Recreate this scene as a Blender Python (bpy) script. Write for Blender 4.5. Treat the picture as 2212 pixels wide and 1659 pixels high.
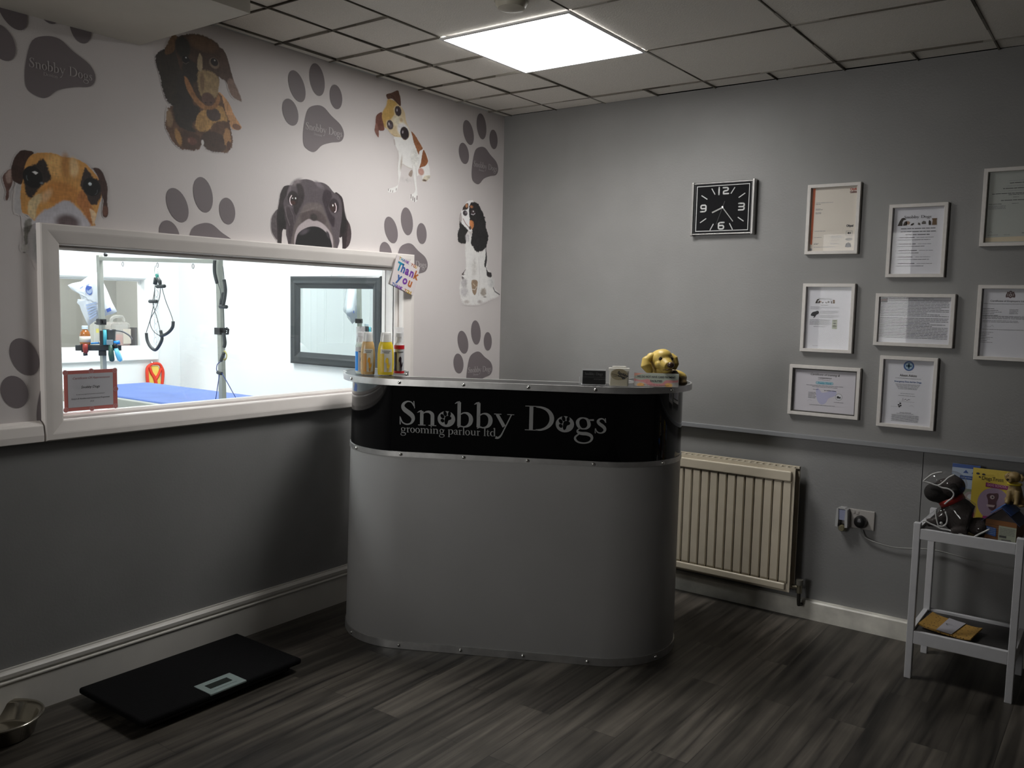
import bpy, math, random
import numpy as np
from math import sin, cos, pi, radians as rad
from mathutils import Matrix, Vector
from mathutils.geometry import tessellate_polygon

for o in list(bpy.data.objects): bpy.data.objects.remove(o)
S = bpy.context.scene
COL = S.collection
random.seed(7)

# ------------------------------------------------------------------ camera, world, lights, exposure
CAM = (2.90366562, -3.85626729, 1.38051067)
YAW, PITCH, ROLL, FPX = rad(36.11428548), rad(5.28118085), rad(1.26642604), 1863.536
_f = Vector((-sin(YAW)*cos(PITCH), cos(YAW)*cos(PITCH), -sin(PITCH)))
_r = Vector((cos(YAW), sin(YAW), 0)); _u = _r.cross(_f)
_R = _r*cos(ROLL)+_u*sin(ROLL); _U = -_r*sin(ROLL)+_u*cos(ROLL)
cd = bpy.data.cameras.new('camera'); cam = bpy.data.objects.new('camera', cd); COL.objects.link(cam)
cd.sensor_width = 36; cd.lens = FPX/2212*36; cd.clip_start = .02; cd.clip_end = 60
cam.matrix_world = Matrix(((_R.x,_U.x,-_f.x,CAM[0]),(_R.y,_U.y,-_f.y,CAM[1]),(_R.z,_U.z,-_f.z,CAM[2]),(0,0,0,1)))
S.camera = cam
w = bpy.data.worlds.new('world'); S.world = w; w.use_nodes = True
w.node_tree.nodes['Background'].inputs[0].default_value = (.8,.9,1,1)
w.node_tree.nodes['Background'].inputs[1].default_value = .0
S.view_settings.view_transform = 'Standard'; S.view_settings.look = 'None'
S.view_settings.exposure = 0; S.view_settings.gamma = 1; S.view_settings.use_curve_mapping = False
PANEL = 12.8          # radiance of the ceiling panel in the reception
GROOM = 44.0          # radiance of the panels in the grooming room
FARROOM = 62.0
BEAM = 11.0           # downward share of the reception panel, watts
FILL = 7.0            # added fill light at the unseen window behind the viewer, watts
def area(name, loc, sx, sy, power, col=(1,.97,.92), rot=(0,0,0), spread=180):
    l = bpy.data.lights.new(name,'AREA'); l.shape='RECTANGLE'; l.size=sx; l.size_y=sy; l.energy=power; l.color=col; l.spread=rad(spread)
    o = bpy.data.objects.new(name,l); o.location=loc; o.rotation_euler=rot; COL.objects.link(o); return o

# ------------------------------------------------------------------ materials
def lin(c):
    if isinstance(c,(int,float)): c=(c,c,c)
    return tuple(((v/255)/12.92 if v/255<=.04045 else ((v/255+.055)/1.055)**2.4) for v in c)
MT = {}
def mat(name, col=(.5,.5,.5), rough=.6, metal=0, noise=0, nscale=40, bump=0, bscale=200, emit=0, trans=0, spec=.5, coat=0):
    if name in MT: return MT[name]
    m = bpy.data.materials.new(name); m.use_nodes = True; MT[name]=m
    nt=m.node_tree; b=nt.nodes['Principled BSDF']
    b.inputs['Base Color'].default_value=(*col,1); b.inputs['Roughness'].default_value=rough
    b.inputs['Metallic'].default_value=metal; b.inputs['Specular IOR Level'].default_value=spec
    if coat: b.inputs['Coat Weight'].default_value=coat; b.inputs['Coat Roughness'].default_value=.05
    if trans: b.inputs['Transmission Weight'].default_value=trans; b.inputs['IOR'].default_value=1.3
    if emit: b.inputs['Emission Color'].default_value=(*col,1); b.inputs['Emission Strength'].default_value=emit
    tc=nt.nodes.new('ShaderNodeTexCoord')
    if noise:
        n=nt.nodes.new('ShaderNodeTexNoise'); n.inputs['Scale'].default_value=nscale; n.inputs['Detail'].default_value=6
        nt.links.new(tc.outputs['Object'],n.inputs['Vector'])
        r=nt.nodes.new('ShaderNodeMapRange'); r.inputs[1].default_value=.3; r.inputs[2].default_value=.7
        r.inputs[3].default_value=1-noise; r.inputs[4].default_value=1+noise
        nt.links.new(n.outputs['Fac'],r.inputs[0])
        x=nt.nodes.new('ShaderNodeVectorMath'); x.operation='SCALE'; x.inputs[0].default_value=col
        nt.links.new(r.outputs[0],x.inputs['Scale']); nt.links.new(x.outputs[0],b.inputs['Base Color'])
    if bump:
        n=nt.nodes.new('ShaderNodeTexNoise'); n.inputs['Scale'].default_value=bscale; n.inputs['Detail'].default_value=4
        nt.links.new(tc.outputs['Object'],n.inputs['Vector'])
        bp=nt.nodes.new('ShaderNodeBump'); bp.inputs['Strength'].default_value=bump; bp.inputs['Distance'].default_value=.002
        nt.links.new(n.outputs['Fac'],bp.inputs['Height']); nt.links.new(bp.outputs[0],b.inputs['Normal'])
    return m
def glass(name, tint=(1,1,1), refl=1.0, rough=0.0, fac=None):
    if name in MT: return MT[name]
    m=bpy.data.materials.new(name); m.use_nodes=True; MT[name]=m; nt=m.node_tree; nt.nodes.clear()
    o=nt.nodes.new('ShaderNodeOutputMaterial'); t=nt.nodes.new('ShaderNodeBsdfTransparent'); g=nt.nodes.new('ShaderNodeBsdfGlossy')
    t.inputs[0].default_value=(*tint,1); g.inputs['Roughness'].default_value=rough
    mx=nt.nodes.new('ShaderNodeMixShader')
    lw=nt.nodes.new('ShaderNodeLayerWeight'); f=nt.nodes.new('ShaderNodeMath'); f.operation='POWER'; f.inputs[1].default_value=5
    nt.links.new(lw.outputs['Facing'],f.inputs[0]); lw.inputs['Blend'].default_value=.5
    mu=nt.nodes.new('ShaderNodeMath'); mu.operation='MULTIPLY_ADD'; mu.inputs[1].default_value=refl*.9; mu.inputs[2].default_value=(fac or 0)+.04*refl
    nt.links.new(f.outputs[0],mu.inputs[0]); nt.links.new(mu.outputs[0],mx.inputs[0])
    nt.links.new(t.outputs[0],mx.inputs[1]); nt.links.new(g.outputs[0],mx.inputs[2]); nt.links.new(mx.outputs[0],o.inputs[0])
    return m
def milky(name,col,a=.5):
    if name in MT: return MT[name]
    m=bpy.data.materials.new(name); m.use_nodes=True; MT[name]=m; nt=m.node_tree
    b=nt.nodes['Principled BSDF']; b.inputs['Base Color'].default_value=(*col,1); b.inputs['Roughness'].default_value=.2
    b.inputs['Alpha'].default_value=a; return m
def vcol(name, rough=.6):
    if name in MT: return MT[name]
    m=bpy.data.materials.new(name); m.use_nodes=True; MT[name]=m; nt=m.node_tree
    b=nt.nodes['Principled BSDF']; b.inputs['Roughness'].default_value=rough
    a=nt.nodes.new('ShaderNodeAttribute'); a.attribute_name='Col'; nt.links.new(a.outputs['Color'],b.inputs['Base Color'])
    return m
WP=(.72,.675,.665)
M_wallpaper=mat('wallpaper',WP,.55,noise=.02,nscale=3,bump=.15,bscale=300)
M_print=vcol('mural_print',.55)
M_paw=mat('paw_print',(.215,.185,.195),.55)
M_pawtxt=mat('paw_text',(.50,.46,.46),.55)
M_grey=mat('grey_wall_paint',(.222,.219,.214),.45,noise=.05,nscale=4,bump=.25,bscale=120)
M_greylow=mat('grey_wall_paint_lower',(.228,.227,.226),.45,noise=.05,nscale=4,bump=.25,bscale=120)
M_white=mat('white_gloss_paint',(.80,.755,.72),.35,noise=.03,nscale=9)
M_groomwhite=mat('white_room_paint',(.80,.83,.83),.5)
M_frame=mat('white_frame',(.62,.59,.56),.5,noise=.04,nscale=60)
M_paper=mat('paper',(.62,.62,.66),.6)
M_cream=mat('cream_paper',(.62,.57,.50),.6)
M_ink=mat('ink',(.03,.03,.035),.7)
M_inkgrey=mat('ink_grey',(.13,.13,.14),.7)
M_inkpale=mat('ink_pale',(.28,.28,.31),.7)
M_black=mat('black_plastic',(.012,.012,.013),.4)
M_metal=mat('brushed_metal',(.50,.495,.485),.36,.72,noise=.12,nscale=25)
M_chrome=mat('chrome',(.75,.74,.72),.12,1)
M_alu=mat('aluminium',(.34,.35,.31),.42,.35,noise=.06,nscale=12)
M_pane=glass('window_glass')

# ------------------------------------------------------------------ mesh builder
class MB:
    def __init__(s): s.v=[]; s.f=[]; s.mi=[]; s.mats=[]; s.M=Matrix(); s.cols=None; s.chunks=[]
    def m(s,m):
        if m not in s.mats: s.mats.append(m)
        return s.mats.index(m)
    def add(s,vs,fs,m):
        k=len(s.v); i=s.m(m); M=s.M
        s.v+= [tuple(M@Vector(p)) for p in vs]
        s.f+= [tuple(k+a for a in f) for f in fs]; s.mi+=[i]*len(fs); return s
    def box(s,a,b,m):
        x0,y0,z0=a; x1,y1,z1=b
        return s.add([(x0,y0,z0),(x1,y0,z0),(x1,y1,z0),(x0,y1,z0),(x0,y0,z1),(x1,y0,z1),(x1,y1,z1),(x0,y1,z1)],
              [(0,3,2,1),(4,5,6,7),(0,1,5,4),(1,2,6,5),(2,3,7,6),(3,0,4,7)],m)
    def shape(s,pts,z,m):
        pts=[(p[0],p[1]) for p in pts]
        t=tessellate_polygon([[Vector((x,y,0)) for x,y in pts]])
        ar=sum(pts[i][0]*pts[(i+1)%len(pts)][1]-pts[(i+1)%len(pts)][0]*pts[i][1] for i in range(len(pts)))
        fs=[]
        for a,b,c in t:
            cr=(pts[b][0]-pts[a][0])*(pts[c][1]-pts[a][1])-(pts[b][1]-pts[a][1])*(pts[c][0]-pts[a][0])
            fs.append((a,b,c) if cr>0 else (a,c,b))
        return s.add([(x,y,z) for x,y in pts],fs,m)
    def prism(s,pts,z0,z1,m,mtop=None):
        ar=sum(pts[i][0]*pts[(i+1)%len(pts)][1]-pts[(i+1)%len(pts)][0]*pts[i][1] for i in range(len(pts)))
        if ar<0: pts=list(reversed(pts))
        n=len(pts); vs=[(x,y,z0) for x,y in pts]+[(x,y,z1) for x,y in pts]
        t=tessellate_polygon([[Vector((x,y,0)) for x,y in pts]])
        fs=[]; tp=[]
        for a,b,c in t:
            cr=(pts[b][0]-pts[a][0])*(pts[c][1]-pts[a][1])-(pts[b][1]-pts[a][1])*(pts[c][0]-pts[a][0])
            if cr<0: b,c=c,b
            fs.append((a,c,b)); tp.append((a+n,b+n,c+n))
        fs+=[(i,(i+1)%n,(i+1)%n+n,i+n) for i in range(n)]
        s.add(vs,fs+([] if mtop else tp),m)
        if mtop: s.shape(pts,z1,mtop)
        return s
    def tube(s,path,r,m,n=8,cap=True,closed=False):
        P=[Vector(p) for p in path]; k=len(P); rs=r if isinstance(r,(list,tuple)) else [r]*k
        vs=[]; T0=None; nrm=None
        for i in range(k):
            if closed: t=(P[(i+1)%k]-P[i-1]).normalized()
            else: t=(P[min(i+1,k-1)]-P[max(i-1,0)]).normalized()
            if nrm is None:
                a=Vector((0,0,1)) if abs(t.z)<.9 else Vector((1,0,0)); nrm=t.cross(a).normalized()
            else: nrm=(nrm-t*nrm.dot(t)).normalized()
            bn=t.cross(nrm)
            for j in range(n):
                q=2*pi*j/n; vs.append(P[i]+(nrm*cos(q)+bn*sin(q))*rs[i])
        fs=[]
        for i in range(k if closed else k-1):
            for j in range(n):
                a=i*n+j; b=i*n+(j+1)%n; c=((i+1)%k)*n+(j+1)%n; d=((i+1)%k)*n+j; fs.append((a,b,c,d))
        if cap and not closed: fs.append(tuple(reversed(range(n)))); fs.append(tuple((k-1)*n+j for j in range(n)))
        return s.add([tuple(v) for v in vs],fs,m)
    def lathe(s,prof,m,n=32,c=(0,0,0),sx=1,sy=1):
        vs=[];fs=[];k=len(prof)
        for r,z in prof:
            for j in range(n): vs.append((c[0]+r*sx*cos(2*pi*j/n),c[1]+r*sy*sin(2*pi*j/n),c[2]+z))
        for i in range(k-1):
            for j in range(n): fs.append((i*n+j,i*n+(j+1)%n,(i+1)*n+(j+1)%n,(i+1)*n+j))
        if prof[0][0]>1e-6: fs.append(tuple(reversed(range(n))))
        if prof[-1][0]>1e-6: fs.append(tuple((k-1)*n+j for j in range(n)))
        return s.add(vs,fs,m)
    def ell(s,c,r,m,n=16,k=10):
        if isinstance(r,(int,float)): r=(r,r,r)
        vs=[];fs=[]
        for i in range(k+1):
            a=pi*i/k
            for j in range(n): vs.append((c[0]+r[0]*sin(a)*cos(2*pi*j/n),c[1]+r[1]*sin(a)*sin(2*pi*j/n),c[2]-r[2]*cos(a)))
        for i in range(k):
            for j in range(n): fs.append((i*n+j,i*n+(j+1)%n,(i+1)*n+(j+1)%n,(i+1)*n+j))
        return s.add(vs,fs,m)
    def ring(s,x0,y0,x1,y1,prof,m):          # mitred rectangular frame: prof = [(inset, height), ...]
        vs=[];fs=[]
        for d,h in prof: vs+=[(x0+d,y0+d,h),(x1-d,y0+d,h),(x1-d,y1-d,h),(x0+d,y1-d,h)]
        for i in range(len(prof)-1):
            for j in range(4): fs.append((i*4+j,i*4+(j+1)%4,(i+1)*4+(j+1)%4,(i+1)*4+j))
        return s.add(vs,fs,m)
    def bar(s,a,b,wd,z,m,w2=None,h=0):       # flat 2-D bar between two points
        a=Vector((a[0],a[1])); b=Vector((b[0],b[1])); d=(b-a).normalized(); n=Vector((-d.y,d.x)); w2=wd if w2 is None else w2
        return s.add([(*(a-n*wd/2),z),(*(b-n*w2/2),z),(*(b+n*w2/2),z),(*(a+n*wd/2),z)],[(0,1,2,3)],m)
    def stroke(s,pts,z,m,wd=None):           # variable-width flat stroke; pts (x,y[,w])
        P=[(p[0],p[1],p[2] if len(p)>2 else wd) for p in pts]
        vs=[]; k=len(P)
        for i in range(k):
            a=P[max(i-1,0)]; b=P[min(i+1,k-1)]; d=Vector((b[0]-a[0],b[1]-a[1])).normalized(); n=(-d.y,d.x); h=P[i][2]/2
            vs+=[(P[i][0]-n[0]*h,P[i][1]-n[1]*h,z),(P[i][0]+n[0]*h,P[i][1]+n[1]*h,z)]
        return s.add(vs,[(2*i,2*i+2,2*i+3,2*i+1) for i in range(k-1)],m)
    def disc(s,c,rx,ry,z,m,n=28,rot=0):
        ca,sa=cos(rot),sin(rot)
        return s.add([(c[0]+rx*cos(t)*ca-ry*sin(t)*sa,c[1]+rx*cos(t)*sa+ry*sin(t)*ca,z) for t in [2*pi*i/n for i in range(n)]],[tuple(range(n))],m)
    def text(s,st,x,y,size,z,m,width=None,align='LEFT',shear=0,bold=0,rot=0):
        cu=bpy.data.curves.new('t','FONT'); cu.body=st; cu.size=size; cu.align_x=align; cu.shear=shear; cu.offset=bold; cu.resolution_u=3
        o=bpy.data.objects.new('t',cu); me=bpy.data.meshes.new_from_object(o)
        vs=[v.co.copy() for v in me.vertices]; fs=[tuple(p.vertices) for p in me.polygons]
        bpy.data.objects.remove(o); bpy.data.meshes.remove(me); bpy.data.curves.remove(cu)
        if not vs: return s
        if width:
            xs=[v.x for v in vs]; k=width/(max(xs)-min(xs))
        else: k=1
        ca,sa=cos(rot),sin(rot)
        return s.add([(x+v.x*k*ca-v.y*sa,y+v.x*k*sa+v.y*ca,z) for v in vs],fs,m)
    def canvas(s,cv,z,m):
        s.chunks.append((cv,z,s.M.copy(),s.m(m))); return s
    def build(s,name,parent=None,smooth=False,bevel=0,seg=2,mods=None):
        me=bpy.data.meshes.new(name); nv=len(s.v)
        V=np.array(s.v,float).reshape(-1,3); L=[np.array([i for f in s.f for i in f],np.int32)]
        cnt=[np.array([len(f) for f in s.f],np.int32)]; mi=[np.array(s.mi,np.int32)]
        Vs=[V]; Cs=[np.ones((nv,4))]; base=nv
        for cv,z,M,k in s.chunks:
            H,W=cv.a.shape; X,Y=np.meshgrid(cv.xs,cv.ys)
            P=np.stack([X,Y,np.full_like(X,z)],-1).reshape(-1,3); Mn=np.array(M)
            P=P@Mn[:3,:3].T+Mn[:3,3]
            a=cv.a>.004; q=a[:-1,:-1]|a[1:,:-1]|a[:-1,1:]|a[1:,1:]
            idx=np.arange(H*W).reshape(H,W)
            F=np.stack([idx[:-1,:-1],idx[:-1,1:],idx[1:,1:],idx[1:,:-1]],-1)[q]
            used=np.unique(F); rm=np.full(H*W,-1); rm[used]=np.arange(len(used))
            Vs.append(P[used]); Cs.append(np.concatenate([cv.c.reshape(-1,3)[used],np.ones((len(used),1))],1))
            L.append((rm[F]+base).ravel().astype(np.int32)); cnt.append(np.full(len(F),4,np.int32)); mi.append(np.full(len(F),k,np.int32)); base+=len(used)
        V=np.concatenate(Vs); L=np.concatenate(L); cnt=np.concatenate(cnt); mi=np.concatenate(mi)
        me.vertices.add(len(V)); me.vertices.foreach_set('co',V.ravel())
        me.loops.add(len(L)); me.loops.foreach_set('vertex_index',L)
        me.polygons.add(len(cnt)); me.polygons.foreach_set('loop_start',np.concatenate([[0],np.cumsum(cnt)[:-1]]).astype(np.int32))
        me.polygons.foreach_set('loop_total',cnt); me.polygons.foreach_set('material_index',mi)
        me.polygons.foreach_set('use_smooth',np.full(len(cnt),bool(smooth)))
        me.update(calc_edges=True); me.validate()
        for m in s.mats: me.materials.append(m)
        if s.chunks:
            ca=me.color_attributes.new('Col','FLOAT_COLOR','POINT'); ca.data.foreach_set('color',np.concatenate(Cs).ravel())
        o=bpy.data.objects.new(name,me); COL.objects.link(o)
        if parent: o.parent=parent
        if bevel:
            b=o.modifiers.new('b','BEVEL'); b.width=bevel; b.segments=seg; b.limit_method='ANGLE'
        if smooth==2:
            try: me.set_sharp_from_angle(angle=rad(38))
            except Exception: pass
        return o
def blob(name,parts,m,parent,vox=.004,sm=6,mats=None):   # organic body: overlapping ellipsoids fused into one surface
    b=MB(); up=lambda p,r:(p[0],p[1],max(p[2],r*.92))
    for p in parts:
        if p[0]=='e': b.ell(up(p[1],p[2][2]),p[2],m,20,12)
        else: b.tube([up(q,r) for q,r in zip(p[1],p[2])],p[2],m,14)
    o=b.build(name,parent,smooth=1)
    r=o.modifiers.new('r','REMESH'); r.mode='VOXEL'; r.voxel_size=vox; r.use_smooth_shade=True
    q=o.modifiers.new('s','SMOOTH'); q.factor=.5; q.iterations=sm
    return o
def tag(o,label=None,cat=None,group=None,kind=None):
    if label: o['label']=label
    if cat: o['category']=cat
    if group: o['group']=group
    if kind: o['kind']=kind
    return o
def thing(name,label,cat,loc=(0,0,0),rz=0,group=None):
    o=bpy.data.objects.new(name,None); o.empty_display_size=.05; COL.objects.link(o); o.location=loc; o.rotation_euler=(0,0,rz)
    return tag(o,label,cat,group)
def struct(b,name,**k): return tag(b.build(name,**k),kind='structure')
def cm(pts,n=6,closed=True):               # Catmull-Rom smoothing
    P=[tuple(p) for p in pts]; k=len(P); out=[]
    for i in range(k if closed else k-1):
        p=[P[(i+j-1)%k] if closed else P[min(max(i+j-1,0),k-1)] for j in range(4)]
        for q in range(n):
            t=q/n
            out.append(tuple(.5*(2*b+(c-a)*t+(2*a-5*b+4*c-d)*t*t+(3*b-a-3*c+d)*t**3) for a,b,c,d in zip(*p)))
    if not closed: out.append(P[-1])
    return out
WL=Matrix(((0,0,1,0),(1,0,0,0),(0,1,0,0),(0,0,0,1)))      # local (x,y,z) -> on the left wall (y, z, x)
WR=Matrix(((1,0,0,0),(0,0,-1,0),(0,1,0,0),(0,0,0,1)))     # local (x,y,z) -> on the right wall (x, z, -y)
def ray(px,py):
    return _f+_R*((px-1106)/FPX)-_U*((py-829.5)/FPX)
def onL(px,py,d=0):                          # photo point -> (y,z) on the left wall
    r=ray(px,py); t=(d-CAM[0])/r.x; return (CAM[1]+t*r.y,CAM[2]+t*r.z)
def onR(px,py,d=0):                          # photo point -> (x,z) on the right wall
    r=ray(px,py); t=(-d-CAM[1])/r.y; return (CAM[0]+t*r.x,CAM[2]+t*r.z)
def facing(x,y): return math.atan2(CAM[0]-x,-(CAM[1]-y))

# ------------------------------------------------------------------ painter (prints with soft fur edges)
RNG=np.random.default_rng(5)
def vnoise(H,W,cell,cy=None):
    cy=cy or cell; h=int(H/cy)+3; w_=int(W/cell)+3; g=RNG.random((h,w_))
    y=np.arange(H)/cy; x=np.arange(W)/cell; yi=y.astype(int); xi=x.astype(int); fy=(y-yi)[:,None]; fx=(x-xi)[None]
    fy=fy*fy*(3-2*fy); fx=fx*fx*(3-2*fx)
    a=g[yi][:,xi]; b=g[yi][:,xi+1]; c=g[yi+1][:,xi]; d=g[yi+1][:,xi+1]
    return (a*(1-fx)+b*fx)*(1-fy)+(c*(1-fx)+d*fx)*fy-.5
class Canvas:
    def __init__(s,x0,x1,y0,y1,res,bg=WP,opaque=False):
        s.xs=np.arange(x0,x1,res); s.ys=np.arange(y0,y1,res); s.res=res
        H,W=len(s.ys),len(s.xs); s.c=np.ones((H,W,3))*np.array(bg); s.a=np.ones((H,W)) if opaque else np.zeros((H,W))
        s.X,s.Y=np.meshgrid(s.xs,s.ys)
        s.nx=vnoise(H,W,2.2)+.6*vnoise(H,W,5); s.ny=vnoise(H,W,2.2)+.6*vnoise(H,W,5)
        s.t=vnoise(H,W,1.6,6)+vnoise(H,W,6,2.0)*.7+vnoise(H,W,12)*.8
    def put(s,sd,col,soft,tex):
        al=np.clip(.5-sd/max(soft,s.res),0,1); al=al*al*(3-2*al)
        c=np.array(col)[None,None]*(1+tex*s.t[...,None])
        s.c=s.c*(1-al[...,None])+np.clip(c,0,1)*al[...,None]; s.a=np.maximum(s.a,al)
    def poly(s,pts,col,soft=0,fur=0,tex=.35,smooth=True):
        if smooth: pts=cm(pts,4)
        P=np.array(pts); X=s.X+s.nx*fur; Y=s.Y+s.ny*fur; d2=np.full(X.shape,1e9); ins=np.zeros(X.shape,bool)
        for i in range(len(P)):
            a=P[i];b=P[(i+1)%len(P)]; e=b-a; L=e@e+1e-12
            t=np.clip(((X-a[0])*e[0]+(Y-a[1])*e[1])/L,0,1); d2=np.minimum(d2,(X-a[0]-t*e[0])**2+(Y-a[1]-t*e[1])**2)
            if a[1]!=b[1]:
                ins^=((a[1]>Y)!=(b[1]>Y))&(X<(b[0]-a[0])*(Y-a[1])/(b[1]-a[1])+a[0])
        s.put(np.where(ins,-1,1)*np.sqrt(d2),col,soft,tex)
    def ell(s,c,rx,ry,rot,col,soft=0,fur=0,tex=.25):
        X=s.X+s.nx*fur-c[0]; Y=s.Y+s.ny*fur-c[1]; ca,sa=cos(rot),sin(rot)
        q=np.sqrt(((X*ca+Y*sa)/rx)**2+((-X*sa+Y*ca)/ry)**2); s.put((q-1)*min(rx,ry),col,soft,tex)
    def line(s,pts,w_,col,soft=0,tex=.2):
        d2=np.full(s.X.shape,1e9)
        for i in range(len(pts)-1):
            a=np.array(pts[i]);e=np.array(pts[i+1])-a; L=e@e+1e-12
            t=np.clip(((s.X-a[0])*e[0]+(s.Y-a[1])*e[1])/L,0,1); d2=np.minimum(d2,(s.X-a[0]-t*e[0])**2+(s.Y-a[1]-t*e[1])**2)
        s.put(np.sqrt(d2)-w_/2,col,soft,tex)

# ------------------------------------------------------------------ serif lettering (cap height 1, x-height .62)
GL={}
def _sh(gl,dx,k=1): return [tuple([p[0]*k+dx,p[1]*k]+[p[2]*k]) for p in gl]
GL['S']=(.78,[[(.62,.78,.02),(.60,.85,.05),(.51,.95,.05),(.35,.975,.06),(.19,.89,.11),(.14,.76,.15),(.22,.63,.19),(.40,.51,.2),(.56,.38,.19),(.60,.22,.14),(.50,.07,.08),(.32,.02,.06),(.15,.08,.06),(.07,.2,.05),(.05,.3,.02)],
  [(.62,1.0,.045),(.66,.7,.03)],[(.02,.34,.03),(.03,.0,.045)]])
GL['n']=(.92,[[(.2,.6,.15),(.2,.02,.15)],[(.0,.53,.02),(.1,.58,.06),(.2,.63,.03)],[(.04,.015,.035),(.37,.015,.035)],[(.2,.4,.02),(.3,.53,.04),(.42,.575,.08),(.54,.57,.11),(.64,.5,.15),(.67,.4,.16),(.67,.02,.16)],[(.5,.015,.035),(.84,.015,.035)]])
GL['b']=(.84,[[(.17,1.03,.15),(.17,.03,.15)],[(-.02,.96,.02),(.08,1.02,.06),(.2,1.06,.03)],[(.16,.44,.02),(.27,.55,.05),(.40,.60,.06),(.55,.57,.11),(.66,.46,.16),(.69,.32,.18),(.65,.17,.16),(.54,.06,.1),(.38,.015,.05),(.24,.04,.06),(.12,-.02,.04)]])
GL['y']=(.86,[[(.13,.6,.13),(.44,.1,.15)],[(.74,.6,.05),(.43,-.04,.05),(.3,-.28,.07),(.18,-.37,.09),(.08,-.35,.12)],[(.0,.605,.03),(.31,.605,.03)],[(.56,.605,.03),(.86,.605,.03)]])
GL['D']=(1.36,[[(.3,.99,.16),(.3,.01,.16)],[(.04,.985,.03),(.6,.985,.03)],[(.04,.015,.03),(.6,.015,.03)],[(.5,.97,.05),(.72,.95,.08),(.96,.86,.12),(1.12,.69,.17),(1.17,.5,.19),(1.12,.31,.17),(.96,.14,.12),(.72,.04,.08),(.5,.03,.05)]])
GL['g']=(.86,[[(.38,.60,.05),(.25,.57,.08),(.16,.47,.13),(.15,.37,.14),(.2,.25,.12),(.3,.17,.07),(.4,.155,.05),(.52,.18,.08),(.61,.27,.13),(.62,.37,.14),(.58,.5,.12),(.5,.57,.08),(.38,.60,.05)],
  [(.58,.52,.05),(.82,.53,.07)],[(.28,.19,.04),(.16,.1,.06),(.17,.02,.1),(.3,-.03,.13),(.55,-.04,.14),(.72,-.11,.13),(.76,-.23,.1),(.66,-.36,.07),(.44,-.42,.06),(.2,-.39,.07),(.07,-.28,.09),(.08,-.17,.08),(.22,-.06,.05)]])
GL['s']=(.58,[[(.43,.45,.02),(.42,.52,.05),(.33,.59,.05),(.21,.58,.07),(.13,.49,.11),(.19,.39,.13),(.33,.3,.14),(.42,.2,.13),(.40,.09,.09),(.28,.02,.05),(.14,.04,.05),(.07,.12,.04),(.05,.2,.02)],[(.43,.62,.04),(.46,.44,.02)],[(.02,.2,.02),(.03,.0,.04)]])
GL['o']=(.74,[[(.34,.61,.05),(.2,.56,.09),(.1,.42,.14),(.09,.3,.15),(.14,.14,.12),(.26,.03,.06),(.36,.01,.05),(.5,.06,.09),(.6,.2,.14),(.61,.32,.15),(.56,.48,.12),(.45,.58,.07),(.34,.61,.05)]])
GL['r']=(.56,[[(.2,.6,.15),(.2,.02,.15)],[(.02,.53,.02),(.1,.58,.06),(.2,.63,.03)],[(.04,.015,.035),(.4,.015,.035)],[(.22,.4,.03),(.3,.52,.05),(.4,.57,.09),(.5,.54,.12)]])
GL['m']=(1.38,GL['n'][1]+[_sh(q,.46) for q in GL['n'][1][3:]])
GL['i']=(.42,[[(.2,.6,.15),(.2,.02,.15)],[(.02,.53,.02),(.1,.58,.06),(.2,.63,.03)],[(.04,.015,.035),(.36,.015,.035)],[(.13,.84,.13),(.26,.84,.13)]])
GL['l']=(.42,[[(.2,1.03,.15),(.2,.02,.15)],[(.02,.97,.02),(.1,1.02,.06),(.2,1.06,.03)],[(.04,.015,.035),(.36,.015,.035)]])
GL['p']=(.82,[[(.17,.6,.15),(.17,-.33,.15)],[(-.02,.53,.02),(.08,.58,.06),(.18,.63,.03)],[(.02,-.33,.035),(.34,-.33,.035)],GL['b'][1][2][:-1]])
GL['d']=(.84,[[(.66,1.03,.15),(.66,.03,.15)],[(.46,.96,.02),(.56,1.02,.06),(.68,1.06,.03)],[(.8-p[0],p[1],p[2]) for p in GL['b'][1][2][:-1]],[(.66,.02,.04),(.82,.04,.03)]])
GL['u']=(.88,[[(.2,.6,.15),(.2,.22,.15),(.24,.1,.13),(.34,.03,.08),(.46,.05,.06),(.58,.16,.03)],[(.65,.6,.15),(.65,.02,.15)],[(.02,.605,.03),(.2,.605,.03)],[(.47,.605,.03),(.65,.605,.03)],[(.65,.02,.04),(.82,.03,.03)]])
GL['a']=(.68,[[(.1,.45,.1),(.16,.55,.06),(.3,.6,.06),(.44,.54,.12),(.48,.42,.15),(.48,.08,.15),(.62,.03,.04)],[(.46,.38,.04),(.28,.32,.06),(.14,.22,.12),(.13,.1,.12),(.24,.02,.07),(.36,.05,.05),(.48,.16,.03)]])
GL['t']=(.5,[[(.2,.8,.03),(.2,.65,.12),(.2,.15,.15),(.26,.04,.1),(.36,.03,.06),(.46,.1,.03)],[(.02,.585,.05),(.42,.585,.05)]])
GL['e']=(.66,[[(.1,.36,.04),(.52,.36,.04)],[(.52,.36,.1),(.48,.5,.08),(.36,.6,.06),(.22,.57,.08),(.11,.44,.13),(.1,.28,.15),(.16,.12,.12),(.3,.03,.09),(.44,.05,.06),(.54,.15,.03)]])
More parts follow.
